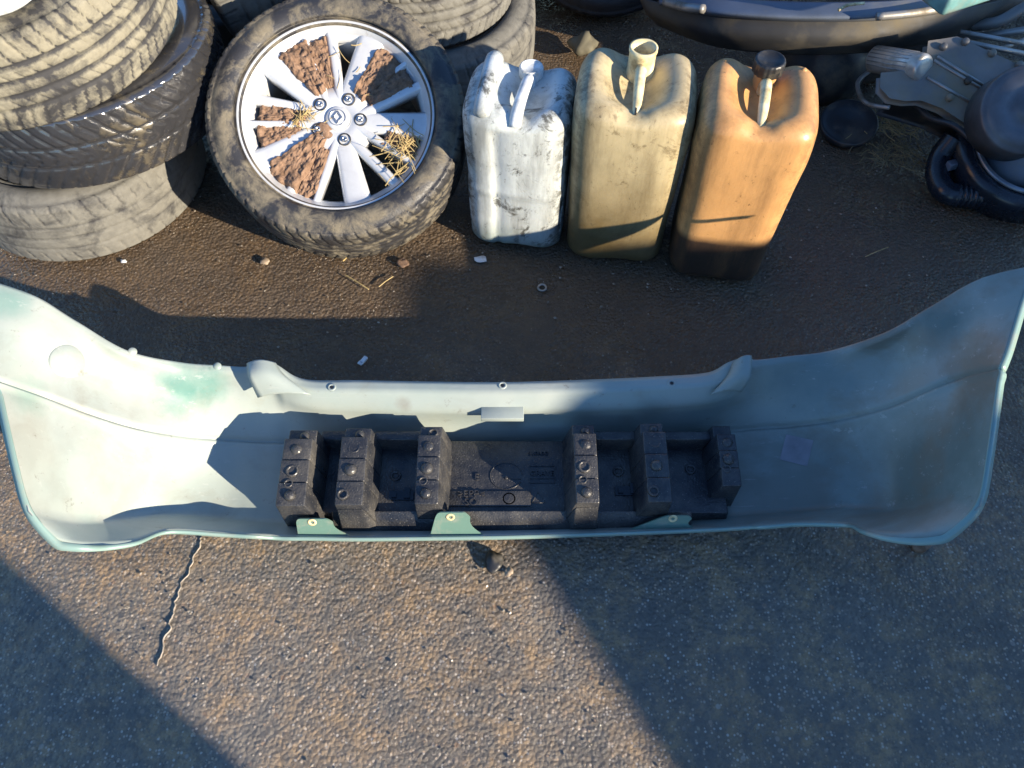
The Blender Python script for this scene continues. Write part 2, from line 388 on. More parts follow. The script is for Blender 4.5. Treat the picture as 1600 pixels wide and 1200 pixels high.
# gravel: uncountable grit in the tarmac
def build_grit():
    V = []; F = []
    tet = [(0, 0, 1), (0.94, 0, -0.33), (-0.47, 0.82, -0.33), (-0.47, -0.82, -0.33)]
    octa = [(1, 0, 0), (-1, 0, 0), (0, 1, 0), (0, -1, 0), (0, 0, 1), (0, 0, -1)]
    of = [(0, 2, 4), (2, 1, 4), (1, 3, 4), (3, 0, 4), (2, 0, 5), (1, 2, 5), (3, 1, 5), (0, 3, 5)]
    for i in range(9000):
        x = rng.uniform(-1.9, 1.9); y = rng.uniform(-0.05, 2.5)
        if mn.noise(Vector((x*2, y*2, 3))) < rng.uniform(-0.5, 0.4): continue
        r = 0.0011+0.0026*rng.random()**3
        a = rng.uniform(0, 6.28); ca, sa = math.cos(a), math.sin(a); n = len(V)
        sx, sy, sz = r*rng.uniform(.7, 1.4), r*rng.uniform(.7, 1.4), r*.7
        for q in octa:
            qx, qy = q[0]*sx, q[1]*sy
            V.append((x+qx*ca-qy*sa, y+qx*sa+qy*ca, 0.001+q[2]*sz+0.2*r))
        F += [(n+a_, n+b_, n+c_) for a_, b_, c_ in of]
    M_grit = m_plain('grit', (0.24, 0.205, 0.16), .3, var=.8, sc=9)
    o = mobj('grit', V, F, M_grit, smooth=False); meta(o, kind='stuff', label='loose grit scattered over the wet tarmac')
build_grit()

# crack seam
def build_crack(pts, wdt, seed, zoff=0.005):
    P = catmull([tuple(pix(*p)) for p in pts], 70); V = []; F = []
    for i, p in enumerate(P):
        j = 0.009*mn.noise(Vector((i*0.23, seed, 0)))+0.003*mn.noise(Vector((i*1.1, seed, 5)))
        ww = wdt*(0.6+0.8*abs(mn.noise(Vector((i*0.5, seed, 9)))))*min(1, i/5+.1, (69-i)/5+.1)
        for k, (s, h) in enumerate(((-1, -.006), (-.4, zoff*.6), (.3, zoff), (1, -.006))):
            V.append((p[0]+j+s*ww, p[1]+s*ww*.3, h))
    for i in range(len(P)-1):
        for k in range(3): F.append((i*4+k, i*4+k+1, i*4+k+5, i*4+k+4))
    return V, F
V, F = build_crack([(316, 835), (300, 880), (280, 920), (272, 950), (262, 985), (245, 1040)], 0.0018, 2, .0004)
o = mobj('road_crack', V, F, m_plain('tar_seam', (0.28, 0.25, 0.21), 0.6, var=.4, sc=60, bump=.6, bd=.003)); meta(o, kind='structure')

# ---------------------------------------------------------------- the bumper (lying on its face, wings up)
# columns left -> right ; rows: upper edge, under-edge, shelf foot, mid wall, crease a, crease b, lower panel, fold, lower edge
B = [
 [(-15,438,0.425),(-15,452,0.425),(-12,500,0.4175),(-8,550,0.41),(-2,592,0.4025),(0,601,0.3965),(22,700,0.3725),(46,798,0.329),(92,846,0.2863)],
 [(58,464,0.3912),(60,477,0.3875),(62,520,0.3725),(62,568,0.3463),(64,614,0.3312),(66,624,0.3245),(80,710,0.2975),(100,812,0.26),(130,851,0.2712)],
 [(120,502,0.332),(122,513,0.3285),(125,545,0.3109),(130,590,0.2826),(135,641,0.275),(137,651,0.2675),(145,725,0.2338),(145,814,0.2037),(165,852,0.2413)],
 [(200,548,0.2756),(200,558,0.2721),(203,582,0.2371),(207,620,0.2154),(210,664,0.2075),(212,674,0.2),(215,735,0.155),(205,807,0.125),(212,846,0.2075)],
 [(282,566,0.2145),(282,575,0.2112),(282,597,0.1935),(285,630,0.162),(285,677,0.135),(285,687,0.125),(285,740,0.09),(270,802,0.075),(262,829,0.155)],
 [(345,571,0.1935),(345,580,0.1892),(347,601,0.1634),(350,640,0.126),(350,683,0.085),(350,692,0.075),(350,745,0.05),(345,808,0.04),(345,833,0.12)],
 [(383,573,0.1849),(383,582,0.1806),(386,606,0.1548),(392,645,0.108),(396,686,0.065),(396,695,0.055),(396,750,0.038),(395,813,0.035),(395,836,0.11)],
 [(390,567,0.1935),(404,586,0.1849),(424,612,0.1462),(428,648,0.099),(428,687,0.055),(428,696,0.045),(428,750,0.034),(428,815,0.033),(428,838,0.087)],
 [(428,568,0.1935),(434,590,0.1849),(447,625,0.1419),(452,652,0.09),(455,688,0.045),(455,697,0.035),(455,752,0.03),(455,817,0.033),(455,839,0.084)],
 [(474,592,0.172),(474,608,0.172),(486,637,0.1333),(490,656,0.0855),(490,689,0.04),(490,698,0.03),(490,755,0.027),(490,818,0.03),(490,839,0.082)],
 [(560,594,0.1694),(560,611,0.1694),(560,641,0.129),(560,660,0.081),(560,690,0.03),(560,699,0.02),(560,755,0.02),(560,820,0.028),(560,840,0.082)],
 [(660,596,0.1677),(660,612,0.1677),(660,644,0.129),(660,662,0.0765),(660,691,0.025),(660,700,0.015),(660,760,0.015),(660,821,0.025),(660,839,0.08)],
 [(790,597,0.1677),(790,613,0.1677),(790,645,0.129),(790,662,0.0765),(790,690,0.022),(790,699,0.012),(790,760,0.015),(790,820,0.025),(790,837,0.08)],
 [(920,593,0.1677),(920,611,0.1677),(920,641,0.129),(920,659,0.0765),(920,685,0.025),(920,694,0.015),(920,757,0.015),(920,816,0.025),(920,833,0.08)],
 [(1030,588,0.1694),(1030,606,0.1694),(1030,636,0.129),(1030,653,0.081),(1030,678,0.03),(1030,687,0.02),(1030,752,0.02),(1030,812,0.028),(1030,829,0.082)],
 [(1105,582,0.172),(1105,601,0.172),(1102,630,0.1333),(1102,646,0.0855),(1102,673,0.04),(1102,682,0.03),(1102,748,0.027),(1102,808,0.03),(1102,826,0.082)],
 [(1138,566,0.1935),(1140,590,0.1823),(1138,620,0.1419),(1142,640,0.09),(1142,670,0.045),(1142,679,0.035),(1142,745,0.03),(1142,806,0.033),(1142,824,0.084)],
 [(1170,556,0.1961),(1168,582,0.1849),(1160,608,0.1462),(1165,634,0.099),(1170,667,0.055),(1170,676,0.045),(1170,742,0.034),(1170,803,0.033),(1170,822,0.087)],
 [(1180,562,0.1849),(1180,572,0.1806),(1178,594,0.1548),(1184,626,0.108),(1196,665,0.065),(1196,674,0.055),(1196,740,0.038),(1196,801,0.035),(1196,821,0.11)],
 [(1235,556,0.1935),(1235,565,0.1892),(1235,587,0.1634),(1238,622,0.126),(1240,662,0.085),(1240,671,0.075),(1245,736,0.05),(1245,797,0.04),(1250,817,0.12)],
 [(1300,547,0.2145),(1300,556,0.2112),(1302,577,0.1935),(1305,612,0.162),(1310,652,0.135),(1310,662,0.125),(1315,728,0.09),(1320,792,0.075),(1322,819,0.155)],
 [(1385,518,0.2756),(1385,527,0.2721),(1385,550,0.2371),(1385,590,0.2154),(1388,632,0.2075),(1388,642,0.2),(1390,716,0.155),(1392,795,0.125),(1350,829,0.2075)],
 [(1455,478,0.332),(1455,487,0.3285),(1450,515,0.3109),(1448,560,0.2826),(1450,606,0.275),(1450,616,0.2675),(1448,700,0.2338),(1445,785,0.2037),(1388,838,0.2413)],
 [(1530,436,0.3912),(1530,446,0.3875),(1522,480,0.3725),(1512,535,0.3463),(1508,584,0.3312),(1508,594,0.3245),(1495,690,0.2975),(1480,775,0.26),(1434,841,0.2675)],
 [(1612,415,0.425),(1612,425,0.425),(1592,480,0.4175),(1574,540,0.41),(1562,572,0.4025),(1560,581,0.3965),(1545,690,0.3725),(1530,790,0.329),(1476,836,0.2863)],
]
NXB = 320
bp_root = empty('car_bumper', (0, 0.75, 0), label='long green car bumper lying face down on the tarmac with its pale inside showing', cat='bumper')
rows = []
nr = len(B[0])
for r in range(nr):
    K = np.array([tuple(pix(*c[r])) for c in B])
    rows.append(catmull(K, NXB))
rows = np.array(rows)                                  # (9,NXB,3)
# vertical interpolation: smooth spans, sharp crease between rows 4 and 5
def vspan(a, b, n, lo=None, hi=None):
    out = []
    for i in range(n):
        u = i/n
        p0 = rows[lo] if lo is not None else 2*rows[a]-rows[b]
        p3 = rows[hi] if hi is not None else 2*rows[b]-rows[a]
        p1, p2 = rows[a], rows[b]
        out.append(0.5*((2*p1)+(-p0+p2)*u+(2*p0-5*p1+4*p2-p3)*u*u+(-p0+3*p1-3*p2+p3)*u**3))
    return out
G = []
G += vspan(0, 1, 3)
G += vspan(1, 2, 6, None, 3)
G += vspan(2, 3, 6, None, 4)
G += vspan(3, 4, 6, 2, None)
G += [rows[4], rows[4]+np.array([0, -.0012, -.009]), rows[4]+np.array([0, -.004, -.009]), rows[5]+np.array([0, .0035, .003]), rows[5]+np.array([0, 0, .004]), rows[5]+np.array([0, -.004, .001])]
G += vspan(5, 6, 8, None, 7)[1:]
G += vspan(6, 7, 8, 5, None)
G += vspan(7, 8, 6)
G.append(rows[8])
G = np.array(G); NYB = len(G)
GP = np.array([[proj(p) for p in row] for row in G])
def surf(px, py):
    d = (GP[:, :, 0]-px)**2+(GP[:, :, 1]-py)**2
    j, i = np.unravel_index(np.argmin(d), d.shape)
    i0, i1, j0, j1 = max(i-1, 0), min(i+1, NXB-1), max(j-1, 0), min(j+1, NYB-1)
    n = Vector(G[j, i1]-G[j, i0]).cross(Vector(G[j0, i]-G[j1, i])).normalized()
    if n.dot(Vector((0, 0, CH))-Vector(G[j, i])) < 0: n = -n
    return Vector(G[j, i]), n, Vector(G[j, i1]-G[j, i0]).normalized()
gv = [tuple(p) for row in G for p in row]
gf = [(j*NXB+i, (j+1)*NXB+i, (j+1)*NXB+i+1, j*NXB+i+1) for j in range(NYB-1) for i in range(NXB-1)]
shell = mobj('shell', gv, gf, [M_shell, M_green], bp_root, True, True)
sm = shell.modifiers.new('s', 'SOLIDIFY'); sm.thickness = 0.0035; sm.offset = -1; sm.material_offset = 1; sm.material_offset_rim = 0
# painted return edge along wheel arches and the lower edge
def strip(A, Bq, name, mat, thick=0.003):
    n = len(A); v = [tuple(a) for a in A]+[tuple(b) for b in Bq]
    f = [(i, i+1, n+i+1, n+i) for i in range(n-1)]
    o = mobj(name, v, f, mat, bp_root, True, True)
    s = o.modifiers.new('s', 'SOLIDIFY'); s.thickness = thick; s.offset = 0
    return o
path = [Vector(G[j, 0]) for j in range(1, NYB-1)]+[Vector(G[-1, i]) for i in range(NXB)]+[Vector(G[j, NXB-1]) for j in range(NYB-2, 0, -1)]
na = NYB-2; npth = len(path)
for _ in range(6):                                   # ease the two corners
    path = [path[0]]+[(path[i-1]+path[i]*2+path[i+1])/4 if min(abs(i-na), abs(i-(npth-na))) < 9 else path[i] for i in range(1, npth-1)]+[path[-1]]
outb = []
for i, p in enumerate(path):
    t = path[min(i+2, npth-1)]-path[max(i-2, 0)]; o_ = Vector((t.y, -t.x, 0)).normalized()
    o_ = Vector((t.y, -t.x, 0)); o_ = o_.normalized() if o_.length > 1e-6 else Vector((0, -1, 0))
    d_ = min(i, npth-1-i)/na
    k_ = 1 if d_ < 1 else max(0, 1-(d_-1)*1.1)
    outb.append(p+o_*(.0050+.0085*k_*min(1, d_*6+.2))+Vector((0, 0, -.006)))
strip(path, outb, 'painted_edge', M_rim)
# tongue at the left wing: small boss disc, holes, clip, tabs
def disc(px, py, r, h, name, mat, ring=True):
    p, n, t = surf(px, py); M = Matrix((t, n.cross(t), n)).transposed()
    mb = MB()
    if ring: mb.lathe([(r*.55, -.001), (r*.55, h*.6), (r*.7, h), (r, h), (r*1.12, -.001)], 28, p, M, close=True)
    else: mb.lathe([(r*1.15, -.002), (r, h), (0.0, h*1.05)], 32, p, M)
    return mb.build(name, mat, bp_root, True, True), p, n, M
for (x, y) in ((518, 604), (785, 605), (1050, 597)):
    o, p, n, M = disc(x, y, 0.0085, .0016, 'screw_eye', M_shell)
    h = MB().lathe([(0.0035, .0003), (.0035, .0012), (0, .0012)], 16, p, M).build('screw_hole', M_black, o, False, False)
    h.data.transform(Matrix.Translation(-Vector(bp_root.location)))
disc(105, 568, 0.031, .0045, 'round_boss', M_shell, False)
for (x, y) in ((210, 551), (340, 573)):
    p, n, t = surf(x, y); MB().lathe([(.0085, -.002), (.008, .0012), (0, .0014)], 20, p+Vector((0, .002, .0)), Matrix((t, n.cross(t), n)).transposed()).build('edge_lug', M_shell, bp_root, True, True)
# curled ends of the recessed shelf
def curl(Lp, Rp, name):
    Lc = catmull([tuple(pix(*q)) for q in Lp], 14); Rc = catmull([tuple(pix(*q)) for q in Rp], 14); v = []; m = 8
    for j in range(14):
        for i in range(m+1):
            u = i/m; q = Vector(Lc[j]).lerp(Vector(Rc[j]), u)+Vector((0, 0, .012*math.sin(math.pi*u))); v.append(q)
    f = [(j*(m+1)+i, (j+1)*(m+1)+i, (j+1)*(m+1)+i+1, j*(m+1)+i+1) for j in range(13) for i in range(m)]
    o = mobj(name, v, f, M_shell, bp_root, True, True); q = o.modifiers.new('s', 'SOLIDIFY'); q.thickness = .003; q.offset = 0
curl([(386, 568, .205), (389, 590, .205), (403, 621, .165)], [(430, 567, .2), (446, 588, .195), (486, 617, .172)], 'shelf_end')
curl([(1146, 566, .20), (1135, 590, .185), (1110, 617, .16)], [(1174, 556, .215), (1172, 590, .20), (1158, 612, .165)], 'shelf_end')
# clip shelf near the centre
p0, n0, t0 = surf(789, 636)
MB().box(p0+Vector((0, -.012, -.002)), (.088, .032, .003)).box(p0+Vector((0, -.026, -.008)), (.088, .003, .012)).build('centre_clip', M_shell, bp_root, False, True, .0012)
# three tabs turned up from the lower edge
def tab(xa, xb, xc, xd, ytop, ybot, z0, z1, label=None):
    P = [pix(xa, ybot, z0), pix(xd, ybot, z0), pix(xc, ytop, z1), pix(xb, ytop, z1)]
    P2 = []
    cs = 8
    bl, br, tr, tl = P
    pts = [bl]
    for i in range(cs+1):
        u = i/cs; a = bl.lerp(tl, .72+.28*u); b = tl.lerp(tr, .14*u)
        pts.append(a.lerp(b, u))
    for i in range(cs+1):
        u = i/cs; pts.append(tr.lerp(tl, .12*(1-u)).lerp(tr.lerp(br, .22*u), u))
    # concave flare to the right
    for i in range(1, cs+1):
        u = i/cs; q = tr.lerp(br, .22+.78*u); q += (bl-br)*0.10*math.sin(math.pi*u)
        pts.append(q)
    n = len(pts); nr_ = (P[1]-P[0]).cross(P[3]-P[0]).normalized()
    th = 0.003
    v = [tuple(q) for q in pts]+[tuple(q-nr_*th) for q in pts]
    f = [tuple(range(n)), tuple(range(2*n-1, n-1, -1))]+[(i, (i+1) % n, n+(i+1) % n, n+i) for i in range(n)]
    o = mobj('mounting_tab', v, f, [M_green], bp_root, False, True)
    c = tl.lerp(tr, .5).lerp(bl.lerp(br, .3), .18); M = Matrix(((P[1]-P[0]).normalized(), nr_.cross((P[1]-P[0]).normalized()), nr_)).transposed()
    mb = MB().lathe([(.0035, .0002), (.0035, .0012), (.0085, .0012), (.009, .0002)], 24, c, M, close=True)
    w_ = mb.build('washer', M_cream, o, True, False); w_.data.transform(Matrix.Translation(-Vector(bp_root.location)))
    return o
tab(466, 462, 512, 548, 811, 838, .072, .115)
tab(672, 682, 728, 758, 801, 838, .070, .128)
tab(985, 1040, 1078, 1092, 806, 828, .070, .10)
# faded sticker on the right wing
p, n, t = surf(1243, 702)
ang = R(-20); t2 = (t*math.cos(ang)+n.cross(t)*math.sin(ang)).normalized(); M = Matrix((t2, n.cross(t2), n)).transposed()
V = []; 
gq = 7
for j in range(gq):
    for i in range(gq):
        c = p+t2*((i/(gq-1)-.5)*.056)+n.cross(t2)*((j/(gq-1)-.5)*.056)
        x_, y_ = proj(c); q, nn, _ = surf(x_, y_); V.append(c+n*((q-c).dot(n)+.0012))
F = [(j*gq+i, j*gq+i+1, (j+1)*gq+i+1, (j+1)*gq+i) for j in range(gq-1) for i in range(gq-1)]
mobj('faded_sticker', V, F, M_card, bp_root, True, True)

# ---------------------------------------------------------------- foam impact absorber in the bumper
fo = empty('foam_absorber', (0, 0.70, 0.03), label='black wet ribbed foam impact block lying in the middle of the upturned bumper', cat='foam block')
def skew(y):                                   # block lies a little skew: right end a touch further back
    return y
YS = 0.012
def fb(mb, lo, hi, x0, x1, y0, y1, ins=0.0, insy=0.0):
    mb.frustum(lo, hi, x0-ins, x1+ins, y0-insy, y1+insy, x0, x1, y0, y1)
base = MB()
TW = [(-.453, -.397), (-.340, -.287), (-.187, -.142), (.123, .168), (.262, .308), (.415, .452)]
# base tray pieces: floor, back shelf, front slope
base.frustum(.022, .072, -.455, .44, .615, .785, -.45, .435, .618, .782)
base.build('tray', M_foam, fo, False, True, .003)
fs = MB()
fs.add([(-.36, .583, .035), (.36, .583, .035), (.36, .62, .03), (-.36, .62, .03), (-.36, .590, .058), (.36, .590, .058), (.36, .617, .088), (-.36, .617, .088)],
       [(3, 2, 1, 0), (4, 5, 6, 7), (0, 1, 5, 4), (1, 2, 6, 5), (2, 3, 7, 6), (3, 0, 4, 7)])
fs.build('front_slope', M_foam, fo, False, True, .004)
for i in range(5):
    if i == 2: continue
    a, b = TW[i][1], TW[i+1][0]
    q = MB(); q.frustum(.060, .108, a-.002, b+.002, .758, .79, a+.002, b-.002, .766, .786); q.build('back_shelf', M_foam, fo, False, True, .003)
for i, (a, b) in enumerate(TW):
    q = MB(); dy = .004*i
    zt = .160 if i not in (5,) else .142
    yf = .600+dy*.5 if i < 5 else .65
    dl = .003 if i <= 2 else .026; dr = .024 if i <= 2 else .003
    def seg(y0, y1, z0, z1, zb=.03):
        v = [(a-dl, y0, zb), (b+dr, y0, zb), (b+dr, y1, zb), (a-dl, y1, zb), (a, y0, z0), (b, y0, z0), (b, y1, z1), (a, y1, z1)]
        q.add(v, [(3, 2, 1, 0), (4, 5, 6, 7), (0, 1, 5, 4), (1, 2, 6, 5), (2, 3, 7, 6), (3, 0, 4, 7)])
    L = (.740+dy-yf)/3
    seg(.740+dy, .772+dy, zt-.022, zt-.022)
    seg(yf+2*L, .7395+dy, zt-.002, zt+.002)
    seg(yf+L, yf+2*L-.0005, zt-.006, zt+.001)
    seg(yf, yf+L-.0005, zt-.010, zt-.003)
    if i in (1, 3): seg(.588, yf-.0005, .066, zt-.030)
    o = q.build('rib', M_foam, fo, False, True, .0025)
    cx = (a+b)/2+.004
    for k, (yy, rad) in enumerate(((.756+dy, .010), (yf+2.5*L, .012), (yf+1.5*L, .0125), (yf+.95*L, .009), (yf+.42*L, .011))):
        if i == 1 and k == 3: continue
        if i == 4 and k == 3: continue
        if i == 5 and k in (0, 4): continue
        zz = (zt-.022) if k == 0 else zt-.003-.003*(k > 2)
        if (k+i) % 3 == 2 or k == 3:
            c = MB().lathe([(rad*.6, -.002), (rad*.6, .001), (rad*.75, .0035), (rad*.95, .0035), (rad*1.05, -.002)], 20, (cx-.004*k, yy, zz), close=True)
        else:
            c = MB().lathe([(rad, -.002), (rad*.92, .003), (rad*.6, .0065), (rad*.25, .008), (0, .0082)], 20, (cx-.006*(k > 0)+.003*((k*i) % 2), yy, zz))
        c.build('dimple', M_foam, fo, True, True)
# pocket details
for (x, y, r) in ((-.24, .70, .011), (.22, .71, .011), (.37, .715, .011), (-.006, .648, .013)):
    MB().lathe([(r*.5, .071), (r*.55, .074), (r*.8, .0755), (r, .0755), (r*1.1, .071)], 24, (x, y, 0), close=True).build('round_plug', M_foam, fo, True, True)
for (x, y) in ((-.225, .655), (.235, .665)):
    MB().box((x, y, .074), (.05, .02, .005)).box((x+.012, y+.004, .0775), (.012, .022, .005)).box((x-.014, y, .078), (.01, .012, .004)).build('slot_insert', M_blackw, fo, False, True)
# raised panel with moulded marks
MB().box((-.045, .648, .0735), (.165, .034, .004)).build('moulded_panel', M_foam, fo, False, True, .001)
MB().tube([(-.012+.033*math.cos(t), .70+.03*math.sin(t), .0725) for t in np.linspace(0.1, 2*math.pi-.5, 40)], .0011, 6).tube([(-.012, .695, .0725), (.018, .692, .0725)], .0010, 6).lathe([(.004, .0715), (.003, .075), (0, .075)], 12, (-.012, .695, 0)).build('date_wheel', M_foam, fo, True, True)
MB().tube([(.040, .640, .0725), (.053, .663, .0725), (.068, .640, .0725), (.040, .640, .0725)], .0012, 6).build('recycling_triangle', M_foam, fo, True, True)
mbx = MB()
for y in (.722, .694, .684): mbx.box((.062, y, .0728), (.052, .0014, .002))
for x in (.036, .088): mbx.box((x, .703, .0728), (.0014, .039, .002))
mbx.build('mark_frame', M_foam, fo, False, True)
def text(body, x, y, z, size, name, ext=.0022):
    cu = bpy.data.curves.new('t', 'FONT'); cu.body = body; cu.size = size; cu.extrude = ext; cu.align_x = 'CENTER'
    ob = bpy.data.objects.new('t', cu); S.collection.objects.link(ob)
    dg = bpy.context.evaluated_depsgraph_get(); me = bpy.data.meshes.new_from_object(ob.evaluated_get(dg))
    bpy.data.objects.remove(ob); me.materials.clear(); me.materials.append(M_foam)
    o = bpy.data.objects.new(name, me); link(o, fo); o.location = Vector((x, y, z))-Vector(fo.location); return o
text('>EPP<', -.083, .651, .0758, .021, 'moulded_lettering')
text('SO', -.083, .633, .0758, .021, 'moulded_lettering')
text('E', -.072, .690, .0725, .022, 'moulded_lettering')
text('GRAVE', .062, .700, .0725, .016, 'moulded_lettering')
text('5 LORDO', .055, .748, .0725, .010, 'moulded_lettering')

# ---------------------------------------------------------------- tyres
def tyre_mesh(name, Rr, hw, rb, mat, pattern=0, nseg=480, full_tread=0.80):
    prof = [(rb, .78), (rb+.004, .84), (rb+.012, .86), (rb+.016, .82), (rb+.020, .88)]
    H = Rr-rb
    for t in np.linspace(.16, .80, 10):
        prof.append((rb+H*t, .88+.14*math.sin(math.pi*min(1, (t-.1)/.75))))
    prof.append((rb+H*.70+H*.155, .93)); prof.append((Rr-.010, full_tread+.085)); prof.append((Rr-.004, full_tread+.035))
    top = [(r, z*hw) for r, z in prof]
    nt_ = 36
    tr = [(Rr-0.004*abs(z)**3.0, z*full_tread*hw) for z in np.linspace(1, -1, nt_)]
    bot = [(r, -z) for r, z in top[::-1]]
    inner = [(rb+.006, -.72*hw), (rb+H*.45, -.86*hw), (Rr-.022, -.70*hw), (Rr-.016, 0), (Rr-.022, .70*hw), (rb+H*.45, .86*hw), (rb+.006, .72*hw)]
    P = top+tr+bot+inner; m = len(P); k0, k1 = len(top)-3, len(top)+nt_+3
    V = np.zeros((m, nseg, 3)); gr = np.zeros((m, nseg))
    th = np.linspace(0, 2*math.pi, nseg, endpoint=False)
    for j, (r, z) in enumerate(P):
        rr = np.full(nseg, r, float)
        if k0 <= j < k1:
            zn = z/(hw*full_tread); az = abs(zn)
            g = np.zeros(nseg)
            def band(c, wd, d=1.0): return d*max(0.0, 1-(abs(zn-c)/(wd*.75))**4) if abs(zn-c) < wd*.75 else 0.0
            if pattern == 0:      # four ribs, angled shoulder sipes
                g = np.maximum(g, max(band(-.52, .07), band(-.17, .07), band(.17, .07), band(.52, .07)))
                ph = (th*68/(2*math.pi)+zn*1.1*np.sign(zn)) % 1
                g = np.maximum(g, np.where((ph < .17) & (az > .56), .9, 0))
                ph = (th*68/(2*math.pi)+zn*2.2) % 1
                g = np.maximum(g, np.where((ph < .12) & (az < .48) & (az > .22), .6, 0))
            elif pattern == 1:    # directional curved grooves
                g = np.maximum(g, max(band(-.30, .06), band(.30, .06), band(0, .035)))
                ph = (th*58/(2*math.pi)+az**.7*2.3) % 1
                g = np.maximum(g, np.where((ph < .2) & (az > .04), .8, 0))
            elif pattern == 2:                 # worn, faint ribs
                g = np.maximum(g, .6*max(band(-.45, .05), band(0, .05), band(.45, .05)))
                ph = (th*52/(2*math.pi)+zn*.5) % 1
                g = np.maximum(g, np.where((ph < .1) & (az > .6), .7, 0))
            rr = rr-g*.0042; gr[j] = g
        V[j, :, 0] = rr*np.cos(th); V[j, :, 1] = rr*np.sin(th); V[j, :, 2] = z
    F = [(j*nseg+i, ((j+1) % m)*nseg+i, ((j+1) % m)*nseg+(i+1) % nseg, j*nseg+(i+1) % nseg) for j in range(m) for i in range(nseg)]
    me = bpy.data.meshes.new(name); me.from_pydata(V.reshape(-1, 3).tolist(), [], F); me.materials.append(mat)
    me.polygons.foreach_set('use_smooth', [True]*len(me.polygons))
    at = me.attributes.new('groove', 'FLOAT', 'POINT'); at.data.foreach_set('value', gr.reshape(-1).astype(np.float32))
    me.update(); return me
def rotn(n, spin=0):
    return Vector(n).normalized().to_track_quat('Z', 'Y').to_matrix().to_4x4() @ Matrix.Rotation(spin, 4, 'Z')
def place(o, loc, n=(0, 0, 1), spin=0):
    M = rotn(n, spin); M.translation = loc; o.matrix_world = M; return o
def tyre(mat, loc, n, label, pattern=0, Rr=.31, hw=.105, rb=.215, spin=0, group=None, nseg=480):
    me = tyre_mesh('tyre', Rr, hw, rb, mat, pattern, nseg)
    o = bpy.data.objects.new('tyre', me); link(o); place(o, loc, n, spin); return meta(o, label, 'tyre', group)
T_mud = m_tyre('tyre_pale_mud', (0.26, 0.24, 0.18), .58, .75, scale=11)
T_wet = m_tyre('tyre_wet_black', (0.13, 0.105, 0.06), .26, .10, scale=10, wet=True)
T_dust = m_tyre('tyre_grey_dust', (0.175, 0.17, 0.15), .72, .7, scale=9)
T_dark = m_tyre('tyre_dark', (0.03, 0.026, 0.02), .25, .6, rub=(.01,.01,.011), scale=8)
T_whl = m_tyre('tyre_tan_mud', (0.19, 0.165, 0.12), .5, .42, scale=17)
gS = 'used tyres stacked at the left'
tyre(T_dust, (-1.16, 1.64, .103), (0.03, -.02, 1), 'grey dusty worn tyre at the bottom of the three-tyre stack', 2, Rr=.315, hw=.103, group=gS)
tyre(T_wet, (-1.05, 1.69, .308), (-.03, .04, 1), 'wet black tyre in the middle of the three-tyre stack', 1, Rr=.333, hw=.103, group=gS, spin=.4)
tyre(T_mud, (-1.095, 1.655, .528), (-.07, -.07, 1), 'tyre caked in pale mud on top of the three-tyre stack', 0, Rr=.318, hw=.115, group=gS, spin=.1)
gB = 'used tyres piled behind the alloy wheel'
tyre(T_dust, (-.25, 2.17, .10), (0.02, -.02, 1), 'dusty pale tyre lying flat behind the alloy wheel, lower of two', 2, Rr=.32, group=gB, spin=1)
tyre(T_dust, (-.30, 2.20, .305), (0.03, .02, 1), 'dusty pale tyre lying flat behind the alloy wheel, upper of two', 0, Rr=.31, group=gB, spin=2)
tyre(T_dust, (-.77, 2.17, .43), (1, .38, .16), 'pale dusty tyre standing on edge between stack and alloy wheel', 2, group=gB, spin=2)
tyre(T_dark, (-.80, 2.36, .10), (0, 0, 1), 'dark tyre lying in shade under the tyre that stands on edge', 2, group=gB, nseg=240)
tyre(T_dark, (.30, 2.52, .29), (-.1, -.9, .35), 'dark tyre leaning in deep shade behind the plastic cans', 0, spin=.5, nseg=240)

# ---------------------------------------------------------------- alloy wheel
wn = Vector((0.05, -math.sin(R(27)), math.cos(R(27)))).normalized()
fc = pixd(525, 178, 1.86)                           # centre of the rim's outer face
wc = fc-wn*0.088
wheel = empty('alloy_wheel', label='silver ten-spoke alloy wheel clogged with dry mud, its tyre resting against tyres', cat='wheel')
M_ = rotn(wn); 
